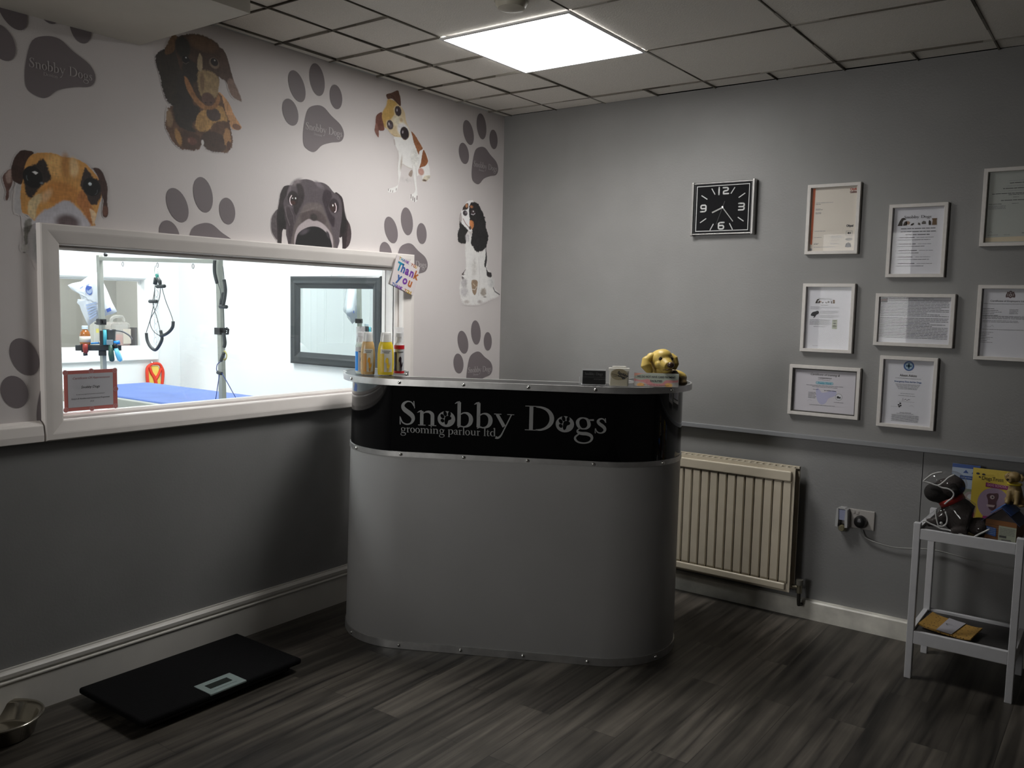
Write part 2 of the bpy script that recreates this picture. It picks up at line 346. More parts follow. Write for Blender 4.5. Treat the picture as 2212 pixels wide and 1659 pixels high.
def serif(b,st,x,y,cap,z,m,width=None,pawhole=None,shear=0):
    tot=sum(GL[c][0] if c!=' ' else .42 for c in st); kx=cap if width is None else width/tot
    cx=x
    for c in st:
        if c==' ': cx+=.42*kx; continue
        wd,sts=GL[c]
        if c=='o' and pawhole:
            b.disc((cx+.36*kx,y+.31*cap),.385*kx,.33*cap,z,m)
            pk=.3*cap
            for (px,py,rx,ry,ro) in [(-.24,-.12,.085,.10,1.3),(-.25,.24,.085,.12,1.0),(-.06,.46,.085,.125,.5),(.24,.45,.075,.115,-.1)]:
                b.disc((cx+(.34+px*.62)*kx,y+(.30+py*.50)*cap),rx*.8*kx*1.1,ry*.85*cap,z+.0004,pawhole,rot=ro*.6)
            b.shape(cm([(cx+(.30+q[0]*.3)*kx,y+(.3+q[1]*.3)*cap) for q in [(.05,.35),(.5,.5),(.9,.3),(.85,0),(.5,-.15),(.35,-.6),(.1,-.75),(-.05,-.5),(-.05,-.1)]],3),z+.0004,pawhole)
        else:
            for q in sts:
                q=cm(q,3,False) if len(q)>3 else q
                b.stroke([(cx+(p[0]+shear*p[1])*kx,y+p[1]*cap,p[2]*(kx+cap)/2) for p in q],z,m)
        cx+=wd*kx
    return cx

# ------------------------------------------------------------------ room shell
CH=2.40
RX,RY=4.9,-5.3                              # reception reaches x=4.9, y=-5.3
YW0,YW1,ZW0,ZW1=-2.432,-.800,.970,1.546     # opening between reception and grooming room
b=MB()                                      # left wall
for (y0,y1,z0,z1,m) in [(RY,0,0,.93,M_greylow),(RY,0,.93,ZW0,M_wallpaper),(RY,YW0,ZW0,ZW1,M_wallpaper),(YW1,0,ZW0,ZW1,M_wallpaper),(RY,0,ZW1,CH,M_wallpaper)]:
    b.add([(0,y0,z0),(0,y1,z0),(0,y1,z1),(0,y0,z1)],[(0,1,2,3)],m)
    b.add([(-.1,y0,z0),(-.1,y1,z0),(-.1,y1,z1),(-.1,y0,z1)],[(3,2,1,0)],M_groomwhite)
b.box((-.1,RY,CH),(0,0,CH+.02),M_groomwhite)
b.M=WL.copy()
# paw prints: one motif on a half-drop lattice (pitch 1.116 x .543 m)
PADP=[(-.006,-.106),(.037,-.105),(.081,-.133),(.135,-.163),(.154,-.2),(.136,-.233),(.082,-.247),(.029,-.267),(-.006,-.297),(-.032,-.302),(-.065,-.288),(-.075,-.258),(-.07,-.199),(-.049,-.131)]
TOES=[((-.141,-.160),.040,.054,.35),((-.107,-.049),.041,.064,.42),((.001,.001),.041,.066,.20),((.107,-.049),.036,.051,.12)]
def half_plane(pts,ax,v,keep):
    out=[]
    for i in range(len(pts)):
        p,q=pts[i],pts[(i+1)%len(pts)]; a=(p[ax]-v)*keep; c=(q[ax]-v)*keep
        if a>=0: out.append(p)
        if a*c<0: t=a/(a-c); out.append((p[0]+(q[0]-p[0])*t,p[1]+(q[1]-p[1])*t))
    return out
def off_window(pts):                         # the paper stops where the opening is cut
    a=half_plane(pts,1,1.58,1); r=half_plane(pts,1,1.58,-1); return [q for q in (a,half_plane(r,0,-.79,1) if r else [],half_plane(r,0,-2.46,-1) if r else []) if len(q)>2]
for (cy,cz) in [(-1.327,2.308),(-2.443,2.308),(-.203,2.311),(-1.883,1.765),(-.766,1.766),(-.219,1.224),(-2.436,1.226),(-3.0,1.765),(-3.559,2.308),(-3.553,1.226)]:
    def ok(p): return p[1]<2.399 and (p[0]<-.003)
    for (ox,oz),rx,rz,ro in TOES:
        pts=[(cy+ox+rx*cos(t)*cos(ro)-rz*sin(t)*sin(ro),cz+oz+rx*cos(t)*sin(ro)+rz*sin(t)*cos(ro)) for t in [2*pi*i/28 for i in range(28)]]
        pts=[(p[0],min(p[1],2.398)) for p in pts]
        for q in off_window(pts): b.shape(q,.0012,M_paw)
    for q in off_window([(min(cy+x,-.002),cz+z) for x,z in cm(PADP,4)]): b.shape(q,.0012,M_paw)
    if cy<-2.4 and cz<1.3: continue
    serif(b,'Snobby Dogs',cy-.061,cz-.214,.030,.0022,M_pawtxt,width=.205)
    serif(b,'Denton',cy-.018,cz-.231,.011,.0022,M_pawtxt,width=.046)

def dog(x,y,sc,bb,wall,res=.0018):
    """print canvas; coordinates come from a tracing of the print, colours are relative to the white around it"""
    pts=[onL(x+a/sc,y+c/sc) for a,c in [(bb[0],bb[1]),(bb[2],bb[1]),(bb[2],bb[3]),(bb[0],bb[3])]]
    cv=Canvas(min(p[0] for p in pts)-.01,min(max(p[0] for p in pts)+.01,-.004),min(p[1] for p in pts)-.01,min(max(p[1] for p in pts)+.01,2.395),res)
    k=(onL(x+1/sc,y)[0]-onL(x,y)[0]+onL(x,y)[1]-onL(x,y+1/sc)[1])/2
    wl=np.array(lin(wall))
    def C(c): return tuple(np.clip(np.array(lin(c))/wl*np.array(WP),.004,1))
    class D:
        def p(s,pts,c,soft=6,fur=8,tex=.35,smooth=True): cv.poly([onL(x+a/sc,y+q/sc) for a,q in pts],C(c),soft*k,fur*k,tex,smooth)
        def e(s,c0,rx,ry,c,rot=0,soft=8,fur=4,tex=.25):
            o=onL(x+c0[0]/sc,y+c0[1]/sc); ex=onL(x+(c0[0]+rx)/sc,y+c0[1]/sc)[0]-o[0]; ey=o[1]-onL(x+c0[0]/sc,y+(c0[1]+ry)/sc)[1]
            cv.ell(o,ex,ey,-rot,C(c),soft*k,fur*k,tex)
        def l(s,pts,w_,c,soft=4): cv.line([onL(x+a/sc,y+q/sc) for a,q in pts],w_*k,C(c),soft*k)
    d=D(); d.cv=cv; return d
# long-haired brown puppy
d=dog(320,60,5.927,(60,40,1240,1640),(142,136,134))
d.p([(900,830),(960,870),(1040,980),(1090,1100),(1170,1230),(1195,1280),(1150,1310),(1070,1290),(1030,1200),(960,1050)],(140,104,72))
d.e((1130,1270),55,38,(88,62,48))
d.p([(300,1000),(240,1080),(220,1260),(250,1340),(290,1420),(380,1530),(500,1565),(640,1560),(690,1500),(760,1560),(900,1590),(1010,1600),(1060,1540),(1080,1450),(1050,1260),(990,1080),(900,830),(600,900)],(70,50,38),10,18)
d.e((270,1160),42,110,(104,84,64),soft=30,fur=15)
d.p([(330,950),(600,1000),(660,1050),(620,1150),(560,1250),(600,1330),(500,1330),(380,1250),(330,1150)],(36,31,27),40,20)
d.p([(640,1100),(700,1060),(760,1040),(920,1000),(970,1060),(1010,1200),(900,1210),(830,1230),(800,1290),(720,1330),(620,1300),(600,1220)],(128,98,60),20,18)
d.e((835,1110),90,88,(58,46,42),soft=20,fur=15)
d.p([(880,1210),(1010,1210),(1050,1350),(960,1420),(860,1340)],(68,48,36),25,15)
d.e((520,1440),165,118,(54,38,30),soft=25,fur=15); d.e((385,1400),38,105,(116,86,52),rot=-.3,soft=20,fur=14); d.e((560,1450),60,50,(72,46,38),soft=25)
d.e((840,1460),165,130,(50,37,31),soft=25,fur=15); d.e((1010,1410),45,120,(120,88,58),soft=16,fur=18); d.e((1030,1510),28,60,(62,42,34)); d.e((520,1440),16,26,(90,60,48))
d.e((695,1470),18,34,(150,145,142),soft=10)
d.p([(850,250),(950,270),(1010,380),(1060,560),(1100,700),(1190,920),(1150,925),(1060,860),(1000,700),(930,650),(900,600),(880,400)],(58,43,36))
d.p([(1010,680),(1085,670),(1195,925),(1150,925),(1060,860)],(92,74,66),30,6)
d.p([(310,90),(240,230),(110,340),(95,440),(150,620),(200,860),(280,980),(380,1000),(480,990),(470,620),(420,400),(400,150)],(34,29,24),8,22)
d.p([(310,90),(370,120),(330,300),(220,340),(230,230)],(72,51,31),20,14)
d.p([(370,130),(480,90),(600,80),(750,120),(880,200),(925,330),(905,560),(905,750),(850,900),(780,1000),(700,1010),(600,960),(520,800),(440,600),(350,300)],(50,37,29),10,12)
d.e((690,200),190,95,(72,53,37),soft=60,fur=20); d.e((440,250),100,140,(29,26,21),soft=50); d.e((540,560),110,150,(31,26,22),soft=50); d.e((470,800),110,230,(32,28,25),soft=50,fur=15); d.e((500,1050),110,140,(34,29,26),soft=50,fur=15)
d.p([(640,560),(800,560),(900,650),(900,800),(850,900),(700,900),(640,760)],(114,95,68),30,16)
d.e((690,700),28,120,(84,66,48),soft=30)
d.p([(460,620),(520,680),(600,850),(680,950),(760,1000),(850,960),(890,850),(920,900),(880,1020),(750,1050),(650,1010),(560,900),(480,750)],(112,78,50),20,10)
d.p([(650,330),(690,380),(690,540),(650,550),(625,480)],(118,103,82),16,8)
d.e((765,915),82,85,(70,50,42),soft=14,fur=2); d.e((735,960),14,10,(40,28,26)); d.e((800,960),14,10,(40,28,26))
d.e((845,455),64,70,(86,72,60),soft=18); d.e((845,440),48,50,(22,18,16),fur=0); d.e((850,418),9,9,(140,135,130),fur=0)
d.e((480,410),50,50,(16,14,13)); d.l([(440,440),(480,462),(520,440)],7,(70,62,55)); d.e((482,383),8,8,(150,150,148),fur=0)
b.canvas(d.cv,.0012,M_print)
# tan and white terrier, peering over the window
d=dog(0,310,6.38,(-400,60,1560,1700),(146,138,134),.002)
d.p([(230,560),(290,600),(300,1000),(330,1240),(340,1500),(390,1500),(430,1580),(560,1640),(600,1070),(480,1050),(260,980),(190,900)],(134,128,126),30,20,.12)
d.e((520,1400),70,230,(104,102,100),soft=90); d.p([(345,1060),(430,1040),(430,1150),(385,1250),(380,1380),(345,1380),(325,1230)],(92,88,82),24,16)
d.e((340,1440),60,50,(138,132,126),soft=20,fur=16); d.e((330,1500),20,10,(80,75,72))
d.p([(150,350),(40,440),(40,520),(80,650),(70,760),(95,785),(120,740),(125,650),(170,540)],(70,48,42),8,5)
d.p([(150,360),(75,430),(100,540),(150,520)],(112,92,84),30,6)
d.p([(380,180),(470,140),(650,125),(800,155),(880,190),(1000,200),(1150,260),(1260,360),(1360,500),(1400,700),(1360,870),(1300,1080),(1270,1135),(700,1130),(500,1080),(380,985),(300,940),(280,700),(300,520),(330,330)],(150,106,56),10,8,.2)
d.p([(280,100),(400,100),(465,130),(390,200),(335,330),(300,550),(230,545),(170,500),(155,340),(190,210)],(44,28,22),10,6)
d.p([(680,150),(850,220),(830,450),(720,440),(640,280)],(162,122,72),90,10); d.e((1010,330),70,130,(166,136,96),soft=60); d.e((900,300),60,150,(135,92,48),soft=70)
d.p([(560,680),(640,650),(560,800),(500,900),(480,1040),(400,1000),(380,880),(420,760)],(152,132,98),30,12)
d.e((840,700),260,170,(140,92,44),soft=90,fur=10); d.e((640,720),50,110,(150,118,84),rot=.6,soft=60)
d.p([(1130,640),(1230,800),(1300,950),(1290,1080),(1230,1120),(1150,950),(1050,800)],(128,80,42),30,10)
d.p([(1235,900),(1320,960),(1310,1050),(1280,1120),(1250,1000)],(160,135,105),24,8)
d.p([(480,1060),(560,950),(700,880),(850,800),(950,790),(1050,870),(1150,980),(1240,1150),(900,1200),(520,1200)],(134,129,131),40,16,.12)
d.e((930,1090),160,110,(72,60,60),soft=90,fur=6)
d.p([(430,310),(480,290),(560,210),(620,230),(660,350),(700,490),(600,560),(520,640),(430,750),(360,700),(330,560),(315,400),(370,330)],(36,29,26),30,22)
d.e((448,462),135,150,(15,14,13),fur=1,soft=6); d.p([(440,390),(480,380),(525,405),(490,430)],(182,188,188),3,0,0,False); d.l([(365,440),(365,480),(378,505)],8,(80,84,84)); d.e((570,545),22,14,(80,84,86),soft=20)
d.p([(1170,340),(1220,380),(1290,470),(1380,520),(1400,680),(1330,830),(1250,830),(1190,720),(1110,590),(1130,450)],(38,29,27),24,20)
d.e((1262,600),118,125,(14,14,14),fur=1,soft=6); d.e((1238,558),23,22,(150,153,153),fur=0,soft=3); d.l([(1340,640),(1335,680),(1310,705)],7,(66,68,68))
d.p([(1280,350),(1330,335),(1390,370),(1440,460),(1480,600),(1475,800),(1490,950),(1470,1015),(1430,1015),(1405,960),(1420,800),(1400,720),(1380,560),(1330,430)],(48,31,27),8,5)
d.e((1448,930),36,75,(78,50,40),soft=24)
d.cv.a[(d.cv.Y<1.60)&(d.cv.X>-2.49)]=0
b.canvas(d.cv,.0012,M_print)
# black labrador, nose on the window frame
d=dog(580,380,10.37,(30,50,1880,1700),(202,192,186),.0016)
d.p([(180,760),(80,900),(50,1080),(70,1250),(120,1350),(200,1430),(240,1200),(230,800)],(84,75,75),8,4)
d.p([(1640,880),(1800,1050),(1850,1250),(1840,1420),(1800,1550),(1720,1630),(1640,1640),(1640,1200)],(70,58,58),8,4)
d.p([(330,250),(400,215),(520,215),(480,300),(400,480),(380,700),(430,1000),(440,1200),(330,1200),(300,1300),(300,1620),(200,1610),(195,1300),(180,900),(230,600),(260,400)],(50,42,42),6,4)
d.e((290,950),100,250,(37,33,32),soft=60)
d.p([(1480,380),(1630,460),(1680,620),(1720,900),(1780,1050),(1760,1250),(1720,1640),(1640,1700),(1645,1390),(1600,1390),(1480,1200),(1520,800)],(50,40,41),6,4)
d.e((1650,1050),95,280,(36,32,31),soft=60)
d.p([(330,620),(400,430),(500,230),(600,150),(720,85),(850,75),(960,100),(1050,140),(1200,150),(1330,220),(1450,360),(1560,440),(1630,600),(1640,900),(1600,1200),(1580,1390),(1530,1700),(430,1650),(390,1300),(400,1000)],(84,74,76),8,2,.18)
d.e((620,140),120,60,(118,106,106),soft=70,rot=-.5); d.e((1130,200),100,50,(108,97,100),soft=60,rot=.4); d.e((460,330),30,140,(112,100,102),rot=.35,soft=40)
d.p([(620,180),(740,200),(800,380),(780,560),(700,720),(620,880),(560,800),(560,650),(650,560),(640,350)],(50,41,41),50,4)
d.p([(1250,320),(1370,330),(1420,450),(1380,560),(1340,700),(1400,850),(1480,950),(1450,1150),(1350,1000),(1250,700),(1200,520)],(50,40,44),50,4)
d.p([(400,700),(520,760),(600,900),(560,1150),(500,1500),(440,1560),(430,1200),(360,900)],(66,56,58),60,4); d.l([(370,700),(400,900),(470,1100)],22,(100,90,90),20); d.l([(480,720),(560,900),(570,1050)],18,(96,86,88),18)
d.e((550,500),125,165,(44,36,36),soft=40); d.e((1465,670),110,165,(44,35,38),soft=40)
d.e((565,530),95,120,(38,28,26),soft=10,fur=0); d.e((545,600),55,45,(66,38,32),soft=30,fur=0); d.l([(512,440),(478,500),(472,560),(488,620),(515,650)],22,(228,208,206),6); d.e((535,500),13,12,(235,235,240),fur=0); d.e((603,502),14,20,(235,235,240),fur=0)
d.e((1450,710),72,98,(52,34,32),soft=10,fur=0); d.l([(1488,615),(1515,690),(1512,760),(1500,800),(1478,812)],20,(228,208,206),6); d.e((1438,660),13,24,(235,235,240),rot=-.3,fur=0)
d.e((480,680),60,24,(100,88,92),rot=.3,soft=20)
d.p([(800,650),(1000,600),(1180,640),(1250,800),(1330,1000),(1400,1200),(1440,1700),(570,1700),(560,1200),(600,1050),(700,850)],(98,87,84),60,3,.18)
d.e((1000,960),280,200,(80,68,66),soft=60); d.e((900,760),200,22,(106,94,90),rot=-.35,soft=24); d.e((1010,930),85,85,(54,47,45),soft=50)
d.p([(580,1560),(580,1350),(650,1150),(780,1030),(900,965),(1000,1010),(1100,1010),(1250,1100),(1370,1250),(1435,1400),(1440,1700),(1390,1700),(1000,1500),(630,1700)],(168,154,152),30,2,.1)
d.p([(625,1640),(622,1380),(700,1250),(850,1160),(1000,1130),(1150,1160),(1280,1260),(1380,1400),(1400,1700),(1000,1740)],(30,28,28),16,2,.1)
d.e((800,1250),110,52,(74,66,70),rot=-.4,soft=50); d.e((1330,1320),30,90,(60,54,56),rot=-.5,soft=30)
d.p([(325,1200),(345,1200),(380,1290),(430,1500),(440,1640),(300,1640),(300,1300)],(202,192,186),4,0,0); d.p([(1630,1370),(1642,1390),(1640,1700),(1530,1700),(1580,1500),(1600,1400)],(206,196,190),4,0,0)
d.cv.a[d.cv.Y<1.60]=0
b.canvas(d.cv,.0012,M_print)
# sitting terrier with tilted head
d=dog(800,190,6.636,(20,20,900,1650),(196,186,181),.0016)
d.p([(340,690),(350,800),(390,900),(410,1000),(390,1150),(400,1300),(385,1400),(260,1450),(250,1490),(320,1500),(370,1480),(400,1380),(430,1250),(450,1100),(520,1130),(600,1170),(620,1300),(640,1480),(570,1540),(580,1600),(630,1635),(670,1610),(670,1500),(655,1300),(690,1250),(740,1260),(750,1340),(800,1340),(850,1290),(845,1150),(820,1050),(820,980),(740,850),(600,640),(450,600)],(212,206,200),5,3,.05)
d.e((440,1080),12,90,(165,152,140),rot=.15,soft=24); d.l([(395,900),(385,1050),(392,1300)],8,(186,176,168),8); d.l([(460,1090),(540,1140),(595,1160)],10,(182,172,162),12); d.l([(600,1110),(606,1250),(640,1460)],8,(184,174,166),8); d.l([(650,1120),(662,1300)],7,(176,166,158),8); d.e((520,1320),70,30,(186,177,172),soft=60)
d.l([(340,740),(350,810)],14,(176,164,156),8); d.e((640,1000),60,120,(204,198,190),soft=60)
d.p([(545,1235),(580,1180),(602,1190),(590,1270),(560,1265)],(146,128,116),6,3)
d.p([(580,620),(640,680),(740,850),(742,880),(705,905),(690,955),(660,880),(620,780),(600,690)],(136,86,56),6,5); d.p([(758,885),(800,960),(822,1040),(815,1080),(780,1120),(730,1135),(700,1145),(720,1080),(735,990)],(130,80,50),6,5)
d.e((725,1200),42,52,(172,130,118),soft=24); d.p([(750,1300),(780,1260),(850,1255),(850,1290),(800,1340),(745,1340)],(196,184,164),6,3); d.e((775,1325),30,14,(92,72,60),soft=12)
for a,c in [(254,1474),(285,1488),(316,1496),(366,1466)]: d.l([(a+4,c-26),(a,c)],9,(96,80,74))
for a,c in [(580,1580),(606,1610),(630,1628),(664,1600)]: d.l([(a+2,c-50),(a,c)],13,(82,66,60))
d.p([(250,170),(330,180),(420,250),(490,350),(510,480),(560,590),(560,680),(520,740),(480,745),(440,710),(340,695),(280,640),(240,590),(200,560),(165,430),(170,350),(220,260)],(198,176,140),5,3,.12)
d.p([(250,160),(350,190),(380,240),(330,290),(340,380),(290,450),(230,470),(215,570),(170,500),(160,400),(180,330),(230,250)],(186,148,84),24,6,.2)
d.e((400,480),80,80,(206,194,170),soft=50); d.e((470,600),85,95,(208,200,194),soft=40); d.e((440,460),22,30,(186,160,124),soft=24); d.l([(300,660),(350,690),(380,690)],8,(170,144,110))
d.e((395,332),48,72,(60,47,48),rot=.1,soft=12,fur=6); d.e((280,528),46,68,(66,54,54),rot=-.2,soft=12,fur=6); d.e((380,318),8,20,(176,168,172),fur=0); d.e((266,518),10,24,(176,168,172),rot=-.2,fur=0); d.e((290,545),20,26,(96,86,92),soft=16)
d.e((488,650),62,92,(48,38,38),soft=12,fur=3); d.e((462,632),10,22,(160,150,150),rot=.3,fur=0); d.l([(450,710),(500,744),(530,710)],8,(90,76,74))
d.p([(230,90),(300,70),(390,35),(410,80),(430,150),(430,260),(370,210),(310,155),(250,160),(230,130)],(88,58,44),5,3); d.l([(275,85),(330,130),(380,200),(415,240)],7,(56,36,28))
d.p([(162,350),(165,430),(200,590),(150,615),(115,615),(115,710),(60,620),(72,520),(78,410),(110,370)],(106,64,52),5,4); d.p([(80,500),(115,600),(114,705),(60,620)],(128,86,74),8,3)
b.canvas(d.cv,.0012,M_print)
# tricolour spaniel
d=dog(970,420,6.636,(100,70,740,1620),(166,158,154),.0018)
d.p([(230,700),(280,540),(400,820),(530,800),(545,1050),(600,1130),(620,1300),(715,1440),(600,1500),(470,1560),(400,1580),(210,1560),(150,1380),(180,1200),(240,1070)],(184,179,174),30,16,.08)
d.p([(322,1235),(405,1240),(400,1340),(372,1440),(335,1400)],(122,102,84),8,5); d.l([(330,1360),(370,1365),(395,1320)],9,(170,160,150)); d.l([(345,1280),(370,1310)],8,(170,158,140))
d.p([(242,1068),(190,1130),(182,1155),(232,1150),(205,1140)],(52,42,40),6,8); d.p([(182,1178),(218,1200),(190,1222)],(56,44,42),6,6); d.e((215,1270),42,70,(146,140,138),soft=40,fur=20); d.e((215,1400),50,70,(158,152,150),soft=50,fur=20); d.e((490,1400),40,56,(136,126,116),soft=30,fur=18); d.e((510,1470),20,8,(110,100,94),soft=10)
d.e((360,1060),30,120,(174,168,162),soft=60); d.l([(420,900),(440,1200),(420,1450)],8,(168,162,158),14); d.e((250,1540),40,24,(160,152,146),soft=20); d.e((440,1540),34,24,(158,150,146),soft=20)
d.p([(525,760),(540,860),(540,950),(520,1050),(503,1000),(520,900)],(42,39,39),8,8); d.p([(530,1040),(560,1110),(605,1125),(600,1190),(540,1165),(535,1110)],(46,42,42),8,12); d.l([(630,1335),(655,1390),(720,1435)],14,(64,60,60),8); d.e((600,1260),50,60,(170,166,162),soft=50,fur=16)
d.p([(190,200),(250,110),(310,85),(345,110),(300,300),(330,400),(320,520),(280,520),(190,430),(165,410),(170,290)],(192,187,184),8,4,.06)
d.p([(195,190),(235,135),(272,130),(270,200),(232,222),(200,222),(190,235)],(50,40,36),8,5); d.e((250,160),17,30,(152,106,76),soft=12)
d.p([(180,260),(148,330),(145,480),(125,540),(128,670),(190,708),(240,690),(245,560),(268,512),(200,440),(178,415),(165,340)],(38,36,35),6,12)
d.e((165,340),20,60,(150,140,136),soft=20)
d.p([(320,115),(400,120),(440,180),(490,280),(520,380),(530,480),(560,590),(545,700),(510,780),(400,825),(340,750),(312,680),(330,560),(330,510),(300,400),(285,250),(290,170)],(36,34,34),6,14)
d.e((320,178),22,18,(142,92,62),soft=14); d.p([(300,370),(345,390),(350,460),(320,500),(290,430)],(166,106,66),14,6)
d.e((228,268),33,39,(52,46,48),fur=1); d.e((240,262),12,16,(110,100,106),fur=0,soft=10); d.e((340,255),30,34,(60,50,50),fur=1); d.l([(315,282),(345,293),(370,274)],8,(176,170,170)); d.e((345,243),9,9,(238,236,236),fur=0,soft=2)
d.l([(200,350),(235,420),(290,480)],11,(130,100,96),6); d.e((300,480),18,26,(70,54,50),soft=14); d.e((262,620),28,60,(156,150,148),soft=30,fur=14)
b.canvas(d.cv,.0012,M_print)
struct(b,'wall_left')

b=MB()                                      # right wall: thick boarded upper half, lower half set back
b.box((0,0,.83),(RX,.1,CH),M_grey)
b.box((-.1,.02,0),(2.199,.1,.83),M_greylow); b.box((2.202,.02,0),(RX,.1,.83),M_greylow); b.box((2.198,.024,0),(2.203,.1,.83),M_black)
struct(b,'wall_right')
b=MB(); b.box((0,-.021,.812),(RX,.02,.832),mat('grey_rail_paint',(.22,.225,.235),.4)); struct(b,'trim_1',bevel=.002)
b=MB(); b.box((RX,RY,0),(RX+.1,.1,CH),M_grey); struct(b,'wall_east')
SX0,SX1,SZ0,SZ1=.12,1.05,.95,2.20            # added unseen window behind the viewer, to light the desk front
b=MB(); b.box((-.1,RY-.1,0),(SX0,RY,CH),M_grey); b.box((SX1,RY-.1,0),(RX,RY,CH),M_grey); b.box((SX0,RY-.1,0),(SX1,RY,SZ0),M_grey); b.box((SX0,RY-.1,SZ1),(SX1,RY,CH),M_grey); struct(b,'wall_back')
w3=thing('fill_window',None,None); tag(w3,kind='structure')
b=MB(); b.M=Matrix(((1,0,0,0),(0,0,1,RY),(0,1,0,0),(0,0,0,1))); b.ring(SX0,SZ0,SX1,SZ1,[(-.05,0),(-.05,.02),(.03,.02),(.03,-.06)],M_white); b.build('frame',w3)
b=MB(); b.box((SX0+.03,RY-.05,SZ0+.03),(SX1-.03,RY-.044,SZ1-.03),M_pane); b.build('pane',w3)
area('desk_fill',((SX0+SX1)/2,RY-.12,(SZ0+SZ1)/2),SX1-SX0,SZ1-SZ0,FILL,(1.0,.985,.96),(pi/2,0,-rad(2)),spread=64)  # added fill for the desk front, narrowed to keep the right wall dark
# floor: dark vinyl planks running towards the right wall
def floor_mat():
    m=bpy.data.materials.new('vinyl_planks'); m.use_nodes=True; nt=m.node_tree; N=nt.nodes.new; L=nt.links.new; B=nt.nodes['Principled BSDF']
    tc=N('ShaderNodeTexCoord'); mp=N('ShaderNodeMapping'); mp.inputs['Rotation'].default_value=(0,0,pi/2); L(tc.outputs['Object'],mp.inputs['Vector'])
    br=N('ShaderNodeTexBrick'); br.inputs['Scale'].default_value=1; br.offset=.37; br.inputs['Brick Width'].default_value=.92; br.inputs['Row Height'].default_value=.125
    br.inputs['Mortar Size'].default_value=.0012; br.inputs['Mortar Smooth'].default_value=.3; br.inputs['Bias'].default_value=0
    br.inputs['Color1'].default_value=(.30,.30,.30,1); br.inputs['Color2'].default_value=(1,1,1,1); br.inputs['Mortar'].default_value=(.12,.12,.12,1)
    L(mp.outputs[0],br.inputs['Vector'])
    mp2=N('ShaderNodeMapping'); mp2.inputs['Scale'].default_value=(30,1.5,1); L(tc.outputs['Object'],mp2.inputs['Vector'])
    va=N('ShaderNodeVectorMath'); va.operation='ADD'; L(mp2.outputs[0],va.inputs[0]); L(br.outputs['Color'],va.inputs[1])
    n=N('ShaderNodeTexNoise'); n.inputs['Scale'].default_value=1; n.inputs['Detail'].default_value=9; n.inputs['Distortion'].default_value=.45; L(va.outputs[0],n.inputs['Vector'])
    n2=N('ShaderNodeTexNoise'); n2.inputs['Scale'].default_value=3.2; n2.inputs['Detail'].default_value=3; L(tc.outputs['Object'],n2.inputs['Vector'])
    cr=N('ShaderNodeValToRGB'); cr.color_ramp.elements[0].position=.3; cr.color_ramp.elements[0].color=(.016,.014,.0118,1); cr.color_ramp.elements[1].position=.72; cr.color_ramp.elements[1].color=(.150,.132,.110,1)
    L(n.outputs['Fac'],cr.inputs[0])
    mx=N('ShaderNodeMix'); mx.data_type='RGBA'; mx.blend_type='MULTIPLY'; mx.inputs[0].default_value=.75; L(cr.outputs[0],mx.inputs[6]); L(br.outputs['Color'],mx.inputs[7])
    r=N('ShaderNodeMapRange'); r.inputs[1].default_value=.3; r.inputs[2].default_value=.7; r.inputs[3].default_value=.75; r.inputs[4].default_value=1.3; L(n2.outputs['Fac'],r.inputs[0])
    sc=N('ShaderNodeVectorMath'); sc.operation='SCALE'; L(mx.outputs[2],sc.inputs[0]); L(r.outputs[0],sc.inputs['Scale']); L(sc.outputs[0],B.inputs['Base Color'])
    B.inputs['Roughness'].default_value=.42; B.inputs['Specular IOR Level'].default_value=.35
    bp=N('ShaderNodeBump'); bp.inputs['Strength'].default_value=.25; bp.inputs['Distance'].default_value=.002; L(n.outputs['Fac'],bp.inputs['Height']); L(bp.outputs[0],B.inputs['Normal'])
    return m
b=MB(); b.box((0,RY,-.05),(RX,.02,0),floor_mat()); struct(b,'floor')
# ceiling: lay-in tiles on a grid, with a lowered soffit along the left wall
M_tile=mat('ceiling_tile',(.80,.765,.70),.9,noise=.10,nscale=350,bump=.6,bscale=160)
M_tee=mat('ceiling_grid',(.035,.03,.025),.8)
b=MB(); b.box((0,RY,CH+.012),(RX,.0,CH+.06),M_tee)
gx=[0,.048,.338,.632,1.22,1.80,2.375,2.965,3.55,4.14,4.73,RX]
gy=[0,-.142,-.41,-.695,-.975,-1.26,-1.545,-1.845,-2.13,-2.44,-3.03,-3.62,-4.2,-4.8,RY]
half=[.0,-.142,-.695,-1.26,-1.845,-2.44,-3.03,-3.62,-4.2,-4.8,RY]
R2=random.Random(3)
def tile(x0,x1,y1,y0):
    if x0>.62 and x1<1.23 and y0<-.7 and y1>-1.27 and y0>-1.3: return
    g=.0042; dz=R2.uniform(-.002,.004); t1=R2.uniform(-.0015,.0015); t2=R2.uniform(-.0015,.0015)
    x0+=g;x1-=g;y0+=g;y1-=g
    if x1-x0<.01 or y1-y0<.01: return
    z=CH+dz
    b.add([(x0,y0,z+t1),(x1,y0,z-t1+t2),(x1,y1,z+t2),(x0,y1,z-t2),(x0,y0,CH+.015),(x1,y0,CH+.015),(x1,y1,CH+.015),(x0,y1,CH+.015)],[(0,3,2,1),(0,1,5,4),(1,2,6,5),(2,3,7,6),(3,0,4,7)],M_tile)
for i in range(len(gx)-1):
    x0,x1=gx[i],gx[i+1]
    if x1<=.64:
        for j in range(len(gy)-1): tile(x0,x1,gy[j],gy[j+1])
    else:
        xm=(x0+x1)/2; tile(x0,xm,0,-.142); tile(xm,x1,0,-.142)
        for j in range(1,len(half)-1): tile(x0,x1,half[j],half[j+1])
TEES=[mat('grid_line_%d'%i,c,.8) for i,c in enumerate([(.14,.125,.10),(.20,.18,.15),(.07,.06,.046),(.32,.30,.26)])]
